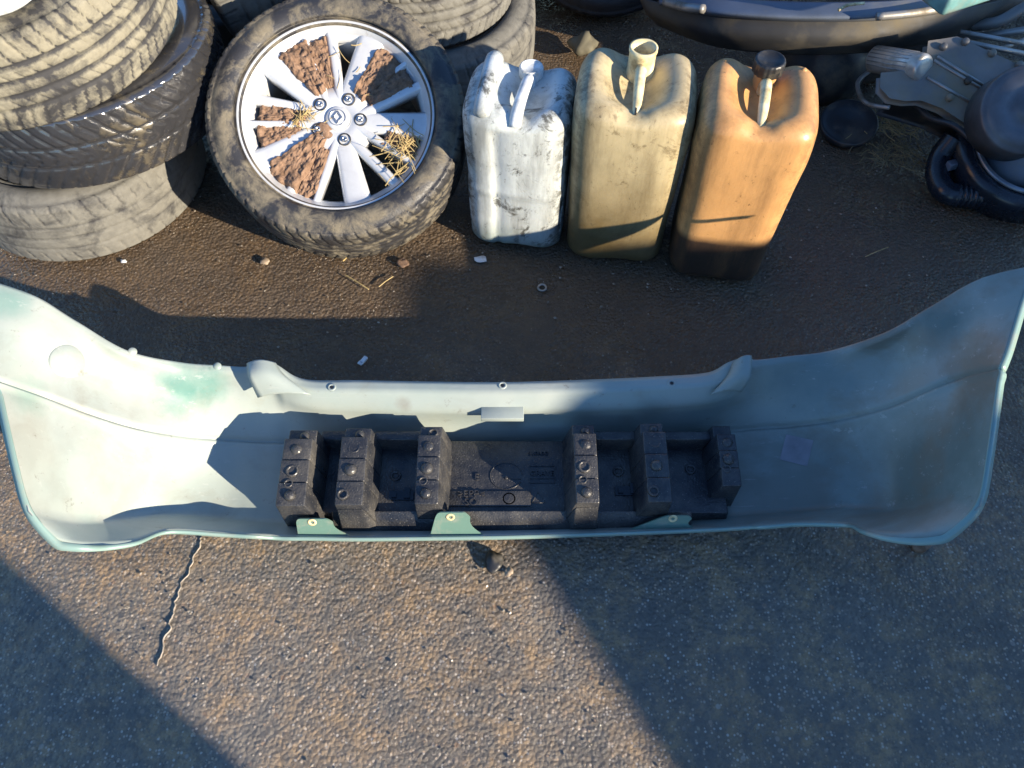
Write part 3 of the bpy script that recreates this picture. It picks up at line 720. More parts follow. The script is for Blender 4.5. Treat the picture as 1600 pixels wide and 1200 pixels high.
# spin so local +Y is up in the picture
up_ = (UP-wn*UP.dot(wn)).normalized(); rt_ = up_.cross(wn)
M_ = Matrix((rt_, up_, wn)).transposed().to_4x4(); M_.translation = wc
wheel.matrix_world = M_
me = tyre_mesh('tyre', .308, .105, .222, T_whl, 0)
o = bpy.data.objects.new('tyre', me); link(o, wheel)
RR = .234
rim = MB()
rim.lathe([(RR-.012, .070), (RR-.004, .078), (RR+.0, .086), (RR-.003, .0905), (RR-.008, .088), (RR-.012, .080), (RR-.022, .072), (RR-.028, .055), (RR-.031, .0), (RR-.030, -.08), (RR-.006, -.088), (RR-.004, -.092), (RR-.036, -.086), (RR-.036, .0), (RR-.034, .05), (RR-.024, .066)], 128, close=True)
rimo = rim.build('rim', M_alloy, wheel, True)
def spoke(ang, r0, r1, w0, w1, z0, z1, th, top=0.6, off0=0, off1=0, sag=0.0):
    """tapered beam with bevelled top"""
    V = []; n = 14
    ca, sa = math.cos(ang), math.sin(ang)
    for i in range(n+1):
        u = i/n; r = r0+(r1-r0)*u; wd = (w0+(w1-w0)*u)/2; z = z0+(z1-z0)*u+sag*math.sin(math.pi*u); off = off0+(off1-off0)*u
        if u > .88: z += .012*((u-.88)/.12)**2
        for (s, h) in ((-1, -th), (-1, -.007), (-top-.08, -.0012), (-top+.15, 0), (top-.15, 0), (top+.08, -.0012), (1, -.007), (1, -th)):
            y = off+s*wd
            V.append((r*ca-y*sa, r*sa+y*ca, z+h))
    m = 8; F = [(i*m+k, (i+1)*m+k, (i+1)*m+(k+1) % m, i*m+(k+1) % m) for i in range(n) for k in range(m)]
    F += [tuple(range(m)), tuple(n*m+k for k in range(m-1, -1, -1))]
    return V, F
WA = [68, -4, -76, -148, 140]
for a in WA:
    V, F = spoke(R(a), .030, RR-.006, .043, .068, .058, .072, .03, .70)
    mobj('spoke', V, F, M_alloy, rimo, True)
for a in WA:
    c = a+36
    for s in (-1, 1):
        V, F = spoke(R(c), .030, RR-.006, .024, .026 if s < 0 else .015, .060, .072, .028, .55, s*.015, s*.034)
        mobj('spoke', V, F, M_alloy, rimo, True)
hub = MB().lathe([(.088, .02), (.088, .044), (.080, .056), (.060, .0605), (.034, .062), (.030, .058), (0, .058)], 60)
hub.build('hub', M_alloy, rimo, True)
# centre cap with a diamond emblem
cap = MB().lathe([(.029, .055), (.029, .064), (.026, .067), (.0, .069)], 48).build('centre_cap', M_alloy, wheel, True)
em = MB()
dia = [(-.010, 0), (0, .014), (.010, 0), (0, -.014)]
for i in range(4):
    a = Vector((*dia[i], .070)); b = Vector((*dia[(i+1) % 4], .070)); d = (b-a).normalized()
    ang = math.atan2(d.y, d.x)
    em.box((a+b)/2, ((b-a).length+.003, .0042, .003), Matrix.Rotation(ang, 3, 'Z'))
em.build('diamond_emblem', M_chrome, cap, False, bevel=.0006)
MB().lathe([(.0185, .066), (.0185, .0695), (.0200, .0695), (.0200, .066)], 40, close=True).build('cap_ring', M_chrome, cap, True)
for k, a in enumerate((68+72*.5+36-36, 32, -40, -112, 176)):
    ang = R([141, 62, -2, -72, -149][k]); c = Vector((.054*math.cos(ang), .054*math.sin(ang), 0))
    w1 = MB().lathe([(.0140, .050), (.0155, .0635), (.0135, .0650), (.0115, .056), (0, .056)], 28, c).build('bolt_well', M_black, wheel, True)
    MB().lathe([(.0072, .052), (.0070, .066), (.0055, .0685), (.0040, .069), (.0036, .061), (0, .061)], 12, c).build('wheel_bolt', M_chrome, wheel, True)
# mud packed between spokes: lumpy sheets inside given sectors
def mud(a0, a1, r0, r1, z, seed, hole=0.0):
    V = []; F = []; na, nr_ = 46, 46
    for j in range(nr_+1):
        for i in range(na+1):
            u, v = i/na, j/nr_
            e = mn.noise(Vector((u*5, v*5, seed)))*0.06
            r = r0+(r1-r0)*v; a = R(a0+(a1-a0)*u)
            ed = min(u, 1-u, v, 1-v)
            q = Vector((r*math.cos(a), r*math.sin(a), 0))
            h = z+.013+.010*mn.noise(q*38+Vector((seed, 0, 0)))+.006*mn.noise(q*95)+.0035*mn.noise(q*220)+.0015*mn.noise(q*400)
            h -= .018*max(0, 1-ed/.10+e*6)**2
            jx = .006*mn.noise(q*60+Vector((0, 9, seed)))*(1 if ed < .02 else .3)
            V.append((q.x+jx, q.y+jx, h))
    F = [(j*(na+1)+i, j*(na+1)+i+1, (j+1)*(na+1)+i+1, (j+1)*(na+1)+i) for j in range(nr_) for i in range(na)]
    return V, F
for k, (a0, a1, r0, r1, z) in enumerate(((98, 114, .080, .208, .056), (111, 136, .070, .214, .060), (22, 40, .080, .206, .056), (38, 63, .070, .208, .060),
        (168, 183, .070, .190, .050), (180, 207, .085, .195, .050), (214, 244, .050, .214, .060), (242, 257, .075, .212, .054), (-34, -12, .115, .205, .046))):
    V, F = mud(a0, a1, r0, r1, z, k*3.7+1)
    o = mobj('mud_clod', V, F, M_soil, wheel, True)
mb = MB(); V, F = stone((-.034, -.026, .058), .017, 5, .5, 3); mb.add(V, F)
V, F = stone((-.024, -.04, .056), .013, 8, .5, 3); mb.add(V, F); mb.build('mud_clod', M_soil, wheel, True)
# straw caught in the spokes
def straw_bunch(parent, n, cx, cy, cz, sx, sy, L, seed, world=False, name='straw', flat=.25, mat=None):
    rg = random.Random(seed); mb = MB()
    for i in range(n):
        p = Vector((cx+rg.gauss(0, sx), cy+rg.gauss(0, sy), cz+rg.random()*.012)); a = rg.uniform(0, 6.28); l = L*rg.uniform(.4, 1.2)
        d = Vector((math.cos(a), math.sin(a), rg.uniform(-flat, flat))).normalized()
        b = Vector((rg.gauss(0, 1), rg.gauss(0, 1), rg.gauss(0, .4)))*l*.045
        mb.tube([p-d*l/2, p-d*l*.15+b, p+d*l*.2+b, p+d*l/2], rg.uniform(.0006, .0013), 4)
    return meta(mb.build(name, mat or M_straw, parent, False, world), kind='stuff')
straw_bunch(wheel, 48, .150, -.068, .062, .024, .026, .07, 1)
straw_bunch(wheel, 26, -.075, .0, .066, .02, .014, .05, 2)
straw_bunch(wheel, 7, .045, .1, .066, .06, .04, .04, 4)
straw_bunch(wheel, 14, .16, -.12, .088, .02, .03, .06, 3)

# ---------------------------------------------------------------- plastic cans
def can_mesh(wd, dp, h, seed, valley=.06, taper=.0, foot=.0, kind=0):
    """rounded tall body; top has two shoulders with a valley for the handle; local origin at base centre, front = -Y"""
    ns = 144; V = []; rings = []
    def ring(sx, sy, z, e):
        out = []
        for i in range(ns):
            a = 2*math.pi*i/ns; c, s = math.cos(a), math.sin(a)
            out.append(Vector((math.copysign(abs(c)**(2/e), c)*sx, math.copysign(abs(s)**(2/e), s)*sy, z)))
        return out
    hw, hd = wd/2, dp/2
    rb, rt = .032, .040
    for u in np.linspace(0.06, 1, 6)[:-1]: rings.append(ring((hw-rb)*u, (hd-rb)*u, 0, 4.2))
    for t in np.linspace(0, math.pi/2, 7): rings.append(ring(hw-rb+rb*math.sin(t), hd-rb+rb*math.sin(t), rb-rb*math.cos(t), 4.6))
    for z in np.linspace(rb, h-rt, 34)[1:-1]: rings.append(ring(hw, hd, z, 4.6))
    for t in np.linspace(0, math.pi/2, 9): rings.append(ring(hw-rt+rt*math.cos(t), hd-rt+rt*math.cos(t), h-rt+rt*math.sin(t), 4.4))
    for u in np.linspace(1, 0.03, 26)[1:]: rings.append(ring((hw-rt)*u, (hd-rt)*u, h, 4.4-1.2*(1-u)))
    for rg_ in rings:
        for p in rg_:
            z = p.z; u = z/h
            k = 1+.012*math.sin(u*math.pi)-taper*(1-u)
            x, y = p.x*k, p.y*k
            o = Vector((seed, 0, 0))
            # sagging plastic
            x += .004*mn.noise(Vector((p.x*6, p.y*6, z*7))+o); y += .006*mn.noise(Vector((p.x*7+5, p.y*5, z*6))+o)
            if kind == 0:
                # stepped right-hand edge: shoulder swells out then waist
                x += math.copysign(.006, x)*math.exp(-((u-.80)/.12)**2)*(abs(p.x)/hw)
            if kind == 1:      # white can: vertical moulded rebate and belt
                if y < -hd*.7: y += .007*math.exp(-((p.x+hw*.35)/.010)**2)*(u < .9)
                if .50 < u < .66: x *= .985; y *= .985
                if y < -hd*.7 and u < .45: y += .004
            # front centre bulge line into valley
            t = (z-(h-rt*1.2))/(rt*1.2)
            if t > 0:
                t = min(1, t)
                xx = p.x/hw; yy = p.y/hd
                c0 = 0.0 if kind != 1 else .12
                prof = .30*math.exp(-((xx-c0)/.42)**4)+.70*math.exp(-((xx-c0)/.50)**2)
                along = 1/(1+math.exp((-(yy+.55))*9))      # valley begins just behind the front rim
                backend = 1.0
                z -= valley*prof*along*(.75+.25*math.cos(yy*2.2))*t*backend
                z -= .020*(1-along)*math.exp(-((xx-c0)/.22)**2)*t
                z -= .012*t*max(0, -yy)*.6
                if kind == 1: z -= .030*math.exp(-((xx+.32)/.13)**4)*t*0+0
                # lobes
                z += .006*t*math.exp(-((abs(xx)-.66)/.28)**2)*max(.3, .6+.4*yy)
            # foot wave on the underside front
            if u < .12: z += .012*math.exp(-((p.x-.01)/.045)**2)*(1-u/.12)
            V.append((x, y, z))
    n = len(rings)
    F = [(j*ns+i, j*ns+(i+1) % ns, (j+1)*ns+(i+1) % ns, (j+1)*ns+i) for j in range(n-1) for i in range(ns)]
    F.append(tuple(range(ns-1, -1, -1))); F.append(tuple((n-1)*ns+i for i in range(ns)))
    return V, F
gC = 'plastic jerrycans in a row'
def place_can(fl, fr, wd, dp, h, mat, label, seed, kind, valley=.046):
    a, b = pix(*fl), pix(*fr); a.z = b.z = 0
    d = (b-a).normalized(); yaw = math.atan2(d.y, d.x); n = Vector((-d.y, d.x, 0))
    c = (a+b)/2+n*(dp/2)
    root = empty('plastic_can', (c.x, c.y, -.002), (0, 0, yaw), label, 'plastic can', gC)
    V, F = can_mesh(wd, dp, h, seed, valley, kind=kind, taper=.05)
    mobj('can_body', V, F, mat, root, True)
    return root
C_white = m_can('white_can_plastic', (0.58, 0.62, 0.61), (0.26, 0.36, 0.33), .05, .9, (0.07, 0.068, 0.058), .05, dirtthr=.555, edge=.95)
C_yel = m_can('yellowed_can_plastic', (0.52, 0.43, 0.255), (0.17, 0.12, 0.05), .22, .6, (0.12, 0.085, 0.04), .15, slope=.30, dirtthr=.54)
C_org = m_can('orange_can_plastic', (0.62, 0.335, 0.13), (0.062, 0.040, 0.028), .155, .5, (0.17, 0.09, 0.04), .012, slope=-.05, dirtthr=.585)
def neck(root, x, y, z, r, h, mat, name='neck', open_=True):
    if open_:
        pr = [(r*1.12, 0), (r*1.05, h*.35), (r, h*.4), (r, h*.85), (r*1.06, h*.9), (r*1.06, h), (r*.86, h), (r*.84, h*.5), (r*.82, -.01)]
        return MB().lathe(pr, 40, (x, y, z), close=True).build(name, mat, root, True)
def capm(root, x, y, z, r, h, mat):
    V = MB(); n = 72; prof = [(r*.95, 0, 1), (r, .002, 1), (r, h*.8, 1), (r*.96, h*.94, .6), (r*.88, h, 0), (r*.80, h*1.0, 0), (r*.76, h*.93, 0), (0.001, h*.93, 0)]
    v = []
    for (rr, zz, g) in prof:
        for i in range(n):
            a = 2*math.pi*i/n; q = rr*(1-.035*g*(1 if (i % 4) < 2 else 0)); v.append((x+q*math.cos(a), y+q*math.sin(a), z+zz))
    f = [(j*n+i, j*n+(i+1) % n, (j+1)*n+(i+1) % n, (j+1)*n+i) for j in range(len(prof)-1) for i in range(n)]
    f += [tuple(range(n-1, -1, -1)), tuple((len(prof)-1)*n+i for i in range(n))]
    V.add(v, f); return V.build('screw_cap', mat, root, True)
# yellow can, cap missing
yc = place_can((878, 408, 0), (1032, 424, 0), .256, .240, .478, C_yel, 'grimy yellowed plastic can with open neck and no cap', 3, 0)
neck(yc, .004, .062, .418, .029, .088, M_cream)
MB().lathe([(.0235, .432), (0, .432)], 24, (.004, .062, 0)).build('neck_opening', M_black, yc)
def handle(root, P, r, mat, n=14):
    pts = spline(P, n); return MB().tube(pts, r if not isinstance(r, list) else [float(q) for q in np.interp(np.linspace(0, 1, n), np.linspace(0, 1, len(r)), r)], 12).build('handle', mat, root, True)
handle(yc, [(.004, .044, .435), (.004, .032, .470), (.003, .0, .474), (.003, -.04, .462), (.002, -.082, .446), (.0, -.10, .428)], [.014, .0135, .012, .011, .008, .006], M_cream)
MB().box((.001, -.065, .455), (.004, .055, .006)).build('strap_end', M_black, yc)
oc = place_can((1034, 434, 0), (1186, 456, 0), .238, .240, .495, C_org, 'orange plastic can with black screw cap and dark liquid in its lower quarter', 9, 0)
neck(oc, .006, .066, .430, .024, .075, C_org)
capm(oc, .006, .066, .490, .033, .030, M_black)
handle(oc, [(.006, .046, .445), (.006, .034, .482), (.005, .0, .488), (.004, -.04, .478), (.003, -.08, .462), (.002, -.10, .444)], [.013, .0125, .0115, .011, .008, .006], M_cream)
for (x, y) in ((-.080, .080), (.082, .080), (-.066, -.078), (.072, -.082)):
    MB().lathe([(.0085, -.012), (.0075, -.003), (.0045, .001), (0, .0015)], 16, (x, y, .495 if y > 0 else .482)).build('moulded_stud', C_org, oc, True)
wc_ = place_can((730, 386, 0), (876, 402, 0), .245, .215, .43, C_white, 'white plastic can with pale screw cap and black grime, beside the alloy wheel', 14, 1, .036)
neck(wc_, .014, .070, .375, .024, .05, M_whitep)
capm(wc_, .014, .070, .405, .028, .024, M_whitep)
handle(wc_, [(.014, .05, .385), (.013, .035, .420), (.010, .0, .428), (.006, -.045, .428), (.002, -.085, .415), (.0, -.098, .398)], [.013, .0125, .0125, .013, .014, .014], M_whitep)
ridge = MB().tube(spline([(-.070, .088, .405), (-.070, .070, .437), (-.070, .0, .438), (-.072, -.06, .430), (-.074, -.092, .405)], 16), [.006]+[.020]*14+[.008], 14).build('shoulder_ridge', C_white, wc_, True)

# ---------------------------------------------------------------- parts heap at the top right
# second bumper, grey, seen from outside/below
gb = empty('grey_bumper', (1.0, 2.0, 0.3), label='large dusty grey bumper with a blue upper edge hanging over the engine parts', cat='bumper')
def band(rowsP, n, name, mat, par, thick=.004):
    Rw = [catmull([tuple(p) for p in r], n) for r in rowsP]; Rw = np.array(Rw)
    Cc = [catmull(Rw[:, i], 14) for i in range(n)]
    v = [tuple(Cc[i][j]) for j in range(14) for i in range(n)]
    f = [(j*n+i, j*n+i+1, (j+1)*n+i+1, (j+1)*n+i) for j in range(13) for i in range(n-1)]
    o = mobj(name, v, f, mat, par, True, True); s = o.modifiers.new('s', 'SOLIDIFY'); s.thickness = thick; s.offset = 0; return o
def D(x, y, d): return pixd(x, y, d)
lowr = [[D(1000, -4, 2.35), D(1100, 22, 2.2), D(1200, 30, 2.12), D(1300, 32, 2.08), D(1400, 29, 2.07), D(1500, 14, 2.1), D(1600, -10, 2.2), D(1680, -40, 2.35)],
        [D(1010, 20, 2.37), D(1100, 50, 2.22), D(1200, 60, 2.14), D(1300, 62, 2.1), D(1400, 56, 2.09), D(1500, 36, 2.13), D(1600, 6, 2.23), D(1680, -25, 2.38)],
        [D(1030, 40, 2.45), D(1110, 70, 2.30), D(1200, 82, 2.22), D(1300, 84, 2.18), D(1400, 76, 2.17), D(1500, 52, 2.21), D(1590, 16, 2.32), D(1680, -18, 2.45)]]
band(lowr, 60, 'lower_skirt', M_greyp, gb)
upr = [[D(1030, -8, 2.30), D(1100, -4, 2.2), D(1200, 2, 2.12), D(1300, 4, 2.08), D(1400, 1, 2.07), D(1470, -8, 2.1)],
       [D(1030, 4, 2.28), D(1100, 16, 2.16), D(1200, 24, 2.08), D(1300, 26, 2.04), D(1400, 22, 2.03), D(1480, 6, 2.06)],
       [D(1030, 8, 2.33), D(1100, 22, 2.19), D(1200, 31, 2.11), D(1300, 33, 2.07), D(1400, 29, 2.06), D(1490, 12, 2.09)]]
band(upr, 50, 'blue_trim', M_blue, gb)
MB().tube(spline([D(1040, 3, 2.26), D(1070, 11, 2.18), D(1100, 14, 2.14)], 10), [.012]*10, 8).build('silver_corner', M_alu, gb, True, True)
MB().tube(spline([D(1370, 26, 2.0), D(1430, 20, 2.0), D(1495, 9, 2.02)], 10), [.010]*10, 8).build('silver_trim', M_alu, gb, True, True)
MB().tube(spline([D(1310, 16, 2.0), D(1325, 8, 2.0), D(1350, 5, 2.02)], 8), [.004]*8, 6).build('wire', M_cream, gb, True, True)
# dark car body behind the heap (off the ground, in shade)
def lump(name, pts, mat, label, cat):
    pass
db = MB()
tl = pix(1495, 5, .45)
teal = MB().box(tl+Vector((.02, .06, 0)), (.16, .10, .05), Matrix.Rotation(R(25), 3, 'Z')).build('teal_panel', M_teal, None, False, bevel=.01)
meta(teal, 'small teal painted panel piece behind the grey bumper', 'panel')
M_cov = m_plain('cover_dull_metal', (0.20, 0.19, 0.175), .5, .3, .25, 10, dust=(.26, .225, .16), dustamt=.5)
# engine: cover, ribbed cylinder, round housing
eng = empty('engine', (1.1, 1.95, 0), label='dusty aluminium engine with flat cover and round housing at the right edge', cat='engine')
def slab(poly, p0, nrm, thick, name, mat, par, bev=.006):
    nrm = Vector(nrm).normalized(); P = []; O = Vector((0, 0, CH))
    for x, y in poly:
        d = (pixd(x, y, 1)-O); P.append(O+d*((p0-O).dot(nrm)/d.dot(nrm)))
    n = len(P); v = P+[p-nrm*thick for p in P]
    f = [tuple(range(n)), tuple(range(2*n-1, n-1, -1))]+[(i, (i+1) % n, n+(i+1) % n, n+i) for i in range(n)]
    return MB().add(v, f).build(name, mat, par, False, True, bev), nrm, p0
cov, cn, cc = slab([(1381, 118), (1380, 135), (1393, 149), (1415, 153), (1440, 152), (1475, 165), (1510, 188), (1560, 206), (1620, 215), (1690, 190), (1670, 140), (1595, 108), (1545, 85), (1495, 62), (1455, 68), (1450, 112)], pixd(1500, 130, 2.0), (-.12, -.50, .85), .035, 'cover', M_cov, eng, .008)
slab([(1400, 150), (1470, 170), (1530, 200), (1600, 215), (1690, 200), (1690, 150), (1600, 120), (1500, 90), (1430, 110)], pixd(1500, 130, 2.06), (-.12, -.50, .85), .12, 'crankcase', M_black, eng, .01)
for (a, b) in (((1455, 98), (1545, 138)), ((1450, 104), (1542, 143)), ((1440, 130), (1520, 160))):
    pa, pb = pixd(*a, 2.045), pixd(*b, 1.99)
    pa = pa-cn*((pa-cc).dot(cn)-.001); pb = pb-cn*((pb-cc).dot(cn)-.001)
    MB().tube([pa, pb], .004, 8).build('cover_rib', M_alu, eng, True, True)
for (x, y) in ((1505, 133), (1502, 72), (1541, 92), (1470, 78), (1580, 112), (1478, 158)):
    p = pixd(x, y, 2.02); p = p-cn*((p-cc).dot(cn)-.002); M = rotn(cn).to_3x3()
    MB().lathe([(.009, -.006), (.009, .008), (.005, .012), (0, .012)], 14, p, M).build('cover_bolt', M_black if x == 1505 else M_cov, eng, True, True)
# ribbed silver cylinder
ca_, cb_ = pixd(1365, 92, 2.12), pixd(1445, 106, 2.0)
Lc_ = (cb_-ca_).length
cyl = MB().lathe([(0, 0), (.030, 0), (.034, .004), (.034, Lc_-.014), (.0335, Lc_-.008), (.031, Lc_-.002), (.028, Lc_), (.012, Lc_), (0, Lc_)], 40, ca_, rotn(cb_-ca_).to_3x3()).build('filter_housing', m_plain('bright_alu', (0.55, 0.53, 0.48), .35, .5, .2, 20, dust=(.3, .26, .18), dustamt=.3), eng, True, True)
ax = (cb_-ca_).normalized(); s1 = ax.cross(Vector((0, -cp, sp))).normalized(); s2 = s1.cross(ax)
for k in range(-4, 5):
    a = k*.30; q = (s2*math.cos(a)+s1*math.sin(a))*.0342
    if q.dot(Vector((0, -cp, sp))) < 0: q = -q
    MB().tube([ca_.lerp(cb_, .05)+q, ca_.lerp(cb_, .8)+q], .0016, 6).build('rib', M_alu, cyl, True).data.transform(Matrix.Translation(-Vector(eng.location)))
hn = Vector((-.15, -.62, .78)).normalized()
MB().lathe([(.105, -.10), (.105, -.012), (.101, -.004), (.094, -.004), (.090, .002), (.06, .009), (.056, .006), (.03, .008), (.028, .012), (0, .012)], 48, pixd(1608, 170, 1.86), rotn(hn).to_3x3()).build('round_housing', m_plain('dull_cast', (.10, .105, .115), .4, .3), eng, True, True)
for (p_, q_) in (((1490, 62, 2.06), (1600, 84, 2.05)), ((1500, 50, 2.12), (1610, 70, 2.12))):
    MB().tube([pixd(*p_), pixd(*q_)], .007, 8).build('bracket_rail', M_alu, eng, True, True)
for (P, rr_, mt) in (([(1520, 40, 2.2), (1560, 34, 2.16), (1600, 12, 2.14), (1640, -10, 2.14)], .016, M_cov), ([(1470, 40, 2.3), (1520, 56, 2.25), (1580, 50, 2.2), (1640, 40, 2.18)], .010, M_alu),
        ([(1420, 150, 2.08), (1450, 182, 2.05), (1490, 196, 2.0), (1520, 220, 1.98)], .008, M_black), ([(1360, 110, 2.16), (1340, 130, 2.15), (1352, 160, 2.1), (1390, 168, 2.06)], .006, M_alu)):
    MB().tube(spline([pixd(*q) for q in P], 24), rr_, 10).build('pipe', mt, eng, True, True)
for (x, y, d) in ((1560, 150, 1.97), (1440, 145, 2.03)):
    MB().lathe([(.014, -.01), (.014, .012), (.010, .016), (.010, .02), (0, .02)], 6, pixd(x, y, d), rotn(cn).to_3x3()).build('cover_boss', M_cov, eng, False, True, .001)
MB().tube(spline([pixd(1600, 62, 2.16), pixd(1570, 74, 2.14), pixd(1545, 80, 2.08), pixd(1540, 92, 2.03)], 12), .006, 8).build('pipe', M_alu, eng, True, True)
# dark wheel/pulley under the engine
pul = MB()
pn = Vector((-.1, -.35, .93)).normalized(); pc = pix(1606, 232, .12)
pw = empty('steel_wheel', tuple(pc), label='dark steel wheel with grey outer ring lying under the engine at the right edge', cat='wheel')
Mp = rotn(pn).to_3x3()
pul.lathe([(.165, -.10), (.185, -.06), (.185, .02), (.165, .035), (.145, .03), (.14, -.04), (.10, -.05), (.10, -.10)], 72, pc, Mp, close=True)
pul.build('tyre_wall', M_blackw, pw, True, True)
MB().lathe([(.144, .02), (.147, .036), (.137, .040), (.134, .02)], 72, pc, Mp, close=True).build('outer_ring', m_plain('dull_steel', (.20, .22, .25), .35, .6), pw, True, True)
MB().lathe([(.10, -.05), (.09, -.01), (.05, .0), (0, .0)], 48, pc, Mp).build('wheel_disc', M_blue, pw, True, True)
# corrugated black hose
hp = spline([pix(1492, 215, .12), pix(1470, 245, .075), pix(1465, 275, .05), pix(1478, 300, .042), pix(1510, 306, .042), pix(1545, 308, .042), pix(1580, 314, .042), pix(1660, 322, .042)], 150)
hr = []
for i in range(150):
    u = i/149
    hr.append(.030+(.004*math.sin((u-.5)*150*1.3) if .50 < u < .70 else 0)+(.004 if u > .72 else 0))
hose = empty('rubber_hose', tuple(pix(1510, 306, 0)), label='black bent rubber hose with a ribbed section on the ground at the right', cat='hose')
MB().tube(hp, hr, 24).build('hose_body', M_blackw, hose, True, True)
hb = MB(); k = 28; p = hp[k]
MB().box(pix(1487, 258, .085), (.026, .02, .022), Matrix.Rotation(.3, 3, 'Z')).build('hose_clamp', M_blue, hose, False, True, .003)
# dark clutter between cans and engine
hl = MB().lathe([(.070, -.02), (.080, .0), (.080, .012), (.074, .016), (.070, .010), (.04, .018), (0, .020)], 40, (0, 0, 0)).build('headlamp', M_black, None, True)
place(hl, pix(1325, 195, .03), (-.1, -.2, .95)); meta(hl, 'dark round lamp unit lying in shade right of the orange can', 'lamp')
bx = empty('dark_gearbox', tuple(pix(1330, 120, 0)), label='dark greasy gearbox casing in shade under the grey bumper', cat='gearbox')
pbx = pix(1300, 110, .12)
MB().lathe([(.13, -.12), (.14, -.02), (.11, .05), (.06, .08), (.03, .12), (0, .12)], 24, pbx+Vector((0, .1, 0)), rotn((-.2, -.3, .9)).to_3x3()).build('bell_housing', M_black, bx, True, True)
MB().box(pbx+Vector((.18, .18, -.02)), (.28, .2, .18), Matrix.Rotation(.3, 3, 'Z')).build('casing', M_black, bx, False, True, .03, 4)
straw_bunch(None, 160, *pix(1400, 195, .03), .05, .03, .05, 9, name='straw_clump', mat=m_plain('dull_straw', (.34, .26, .12), .8))
meta(bpy.data.objects['straw_clump'], 'clump of dull straw on the ground left of the rubber hose', 'straw', kind='stuff')
s2_ = straw_bunch(None, 130, *pix(1405, 240, .015), .05, .03, .04, 10, name='straw_clump', mat=m_plain('dull_straw', (.26, .20, .10), .8))
meta(s2_, 'thin scatter of dark straw in front of the straw clump', 'straw', kind='stuff')
# dark car body filling the back
car = empty('scrap_car', (0.6, 3.2, 0), label='dark scrap car body standing behind the tyres and cans', cat='car')
cb = []
prof = [(2.62, .16), (2.60, .45), (2.66, .62), (2.95, .72), (3.5, .80), (3.9, 1.15), (4.4, 1.3), (5.2, 1.28), (5.5, .9), (5.6, .2)]
n = len(prof); V = []; xs = [-1.2, -1.0, -.3, .6, 1.5, 2.2, 2.4]
for k, x in enumerate(xs):
    ins = .12 if k in (0, len(xs)-1) else 0
    for (y, z) in prof: V.append((x, y+ins*(1 if y < 4 else -1), z*(1 if not ins else .97)))
F = [(k*n+i, k*n+(i+1) % n, (k+1)*n+(i+1) % n, (k+1)*n+i) for k in range(len(xs)-1) for i in range(n)]
F += [tuple(range(n-1, -1, -1)), tuple((len(xs)-1)*n+i for i in range(n))]
M_car = m_plain('dull_black_car_paint', (0.016, 0.017, 0.02), 0.35, sc=3, dust=(.035,.032,.027), dustamt=.35)
o = MB().add(V, F).build('car_body', M_car, car, True, True, .03, 3)
for x in (-.75, 1.95):
    MB().lathe([(.17, -.1), (.30, -.1), (.31, 0), (.30, .1), (.17, .1), (.15, .05), (0, .05)], 40, (x, 3.1, .30), Matrix.Rotation(R(90), 3, 'Y')).build('car_wheel', T_dark, car, True, True)
for x in (-.6, 1.8):
    MB().lathe([(.09, 0), (.085, .02), (.05, .035), (0, .04)], 28, (x, 2.61, .50), Matrix.Rotation(R(90), 3, 'X')).build('headlight', M_glass, car, True, True)

# ---------------------------------------------------------------- small litter
def litter(name, V, F, mat, label, cat, smooth=False, group=None):
    o = mobj(name, V, F, mat, None, smooth); return meta(o, label, cat, group)
def shard(px, py, r, seed, zs=.35, h=.004):
    rg = random.Random(seed); c = pix(px, py, h); n = 11; V = [c+Vector((0, 0, r*.2))]
    for i in range(n):
        a = 2*math.pi*i/n; q = r*rg.uniform(.6, 1.15); V.append(c+Vector((q*math.cos(a), q*math.sin(a)*.8, rg.uniform(-.3, .3)*r*zs)))
    for i in range(n): V.append(V[1+i]-Vector((0, 0, .002)))
    F = [(0, 1+i, 1+(i+1) % n) for i in range(n)]+[(1+i, 1+n+i, 1+n+(i+1) % n, 1+(i+1) % n) for i in range(n)]+[tuple(1+n+i for i in range(n-1, -1, -1))]
    return V, F
V, F = shard(752, 404, .017, 3); litter('scrap', V, F, M_white, 'crumpled white scrap on the ground in front of the white can', 'scrap')
c = pix(568, 563, .008)
mb = MB().box(c, (.022, .010, .008), Matrix.Rotation(R(58), 3, 'Z')).box(c+Vector((-.006, -.009, .002)), (.010, .012, .004), Matrix.Rotation(R(58), 3, 'Z'))
meta(mb.build('plastic_clip', M_whitep, None, False, bevel=.0015), 'small pale plastic clip on the ground just behind the bumper', 'clip')
mb = MB().lathe([(.0075, 0), (.0075, .003), (.012, .004), (.0125, 0)], 24, pix(847, 450, .002), close=True)
meta(mb.build('washer', M_alu, None, True), 'small dull ring washer on the dark ground below the cans', 'washer')
for (x, y, r, lab, sd, mt) in ((772, 876, .020, 'dark lump of stone in front of the bumper near its centre', 2, M_black), (795, 893, .009, 'small brown pebble beside the dark stone lump', 4, M_pebble),
        (1438, 850, .020, 'brown flat stone under the right corner of the bumper', 6, M_soil), (630, 411, .013, 'reddish stone on the ground at the foot of the alloy wheel', 7, M_soil), (414, 408, .010, 'pinkish stone on the ground left of the wheel foot', 8, M_pebble),
        (193, 408, .007, 'small white stone beside the bottom tyre', 11, M_white), (388, 58, .008, 'tiny tan stone at the upper left of the alloy wheel', 12, M_pebble)):
    z = 0.004; V, F = stone(pix(x, y, z), r, sd, .55, 3); litter('stone', V, F, mt, lab, 'stone', True, 'loose stones')
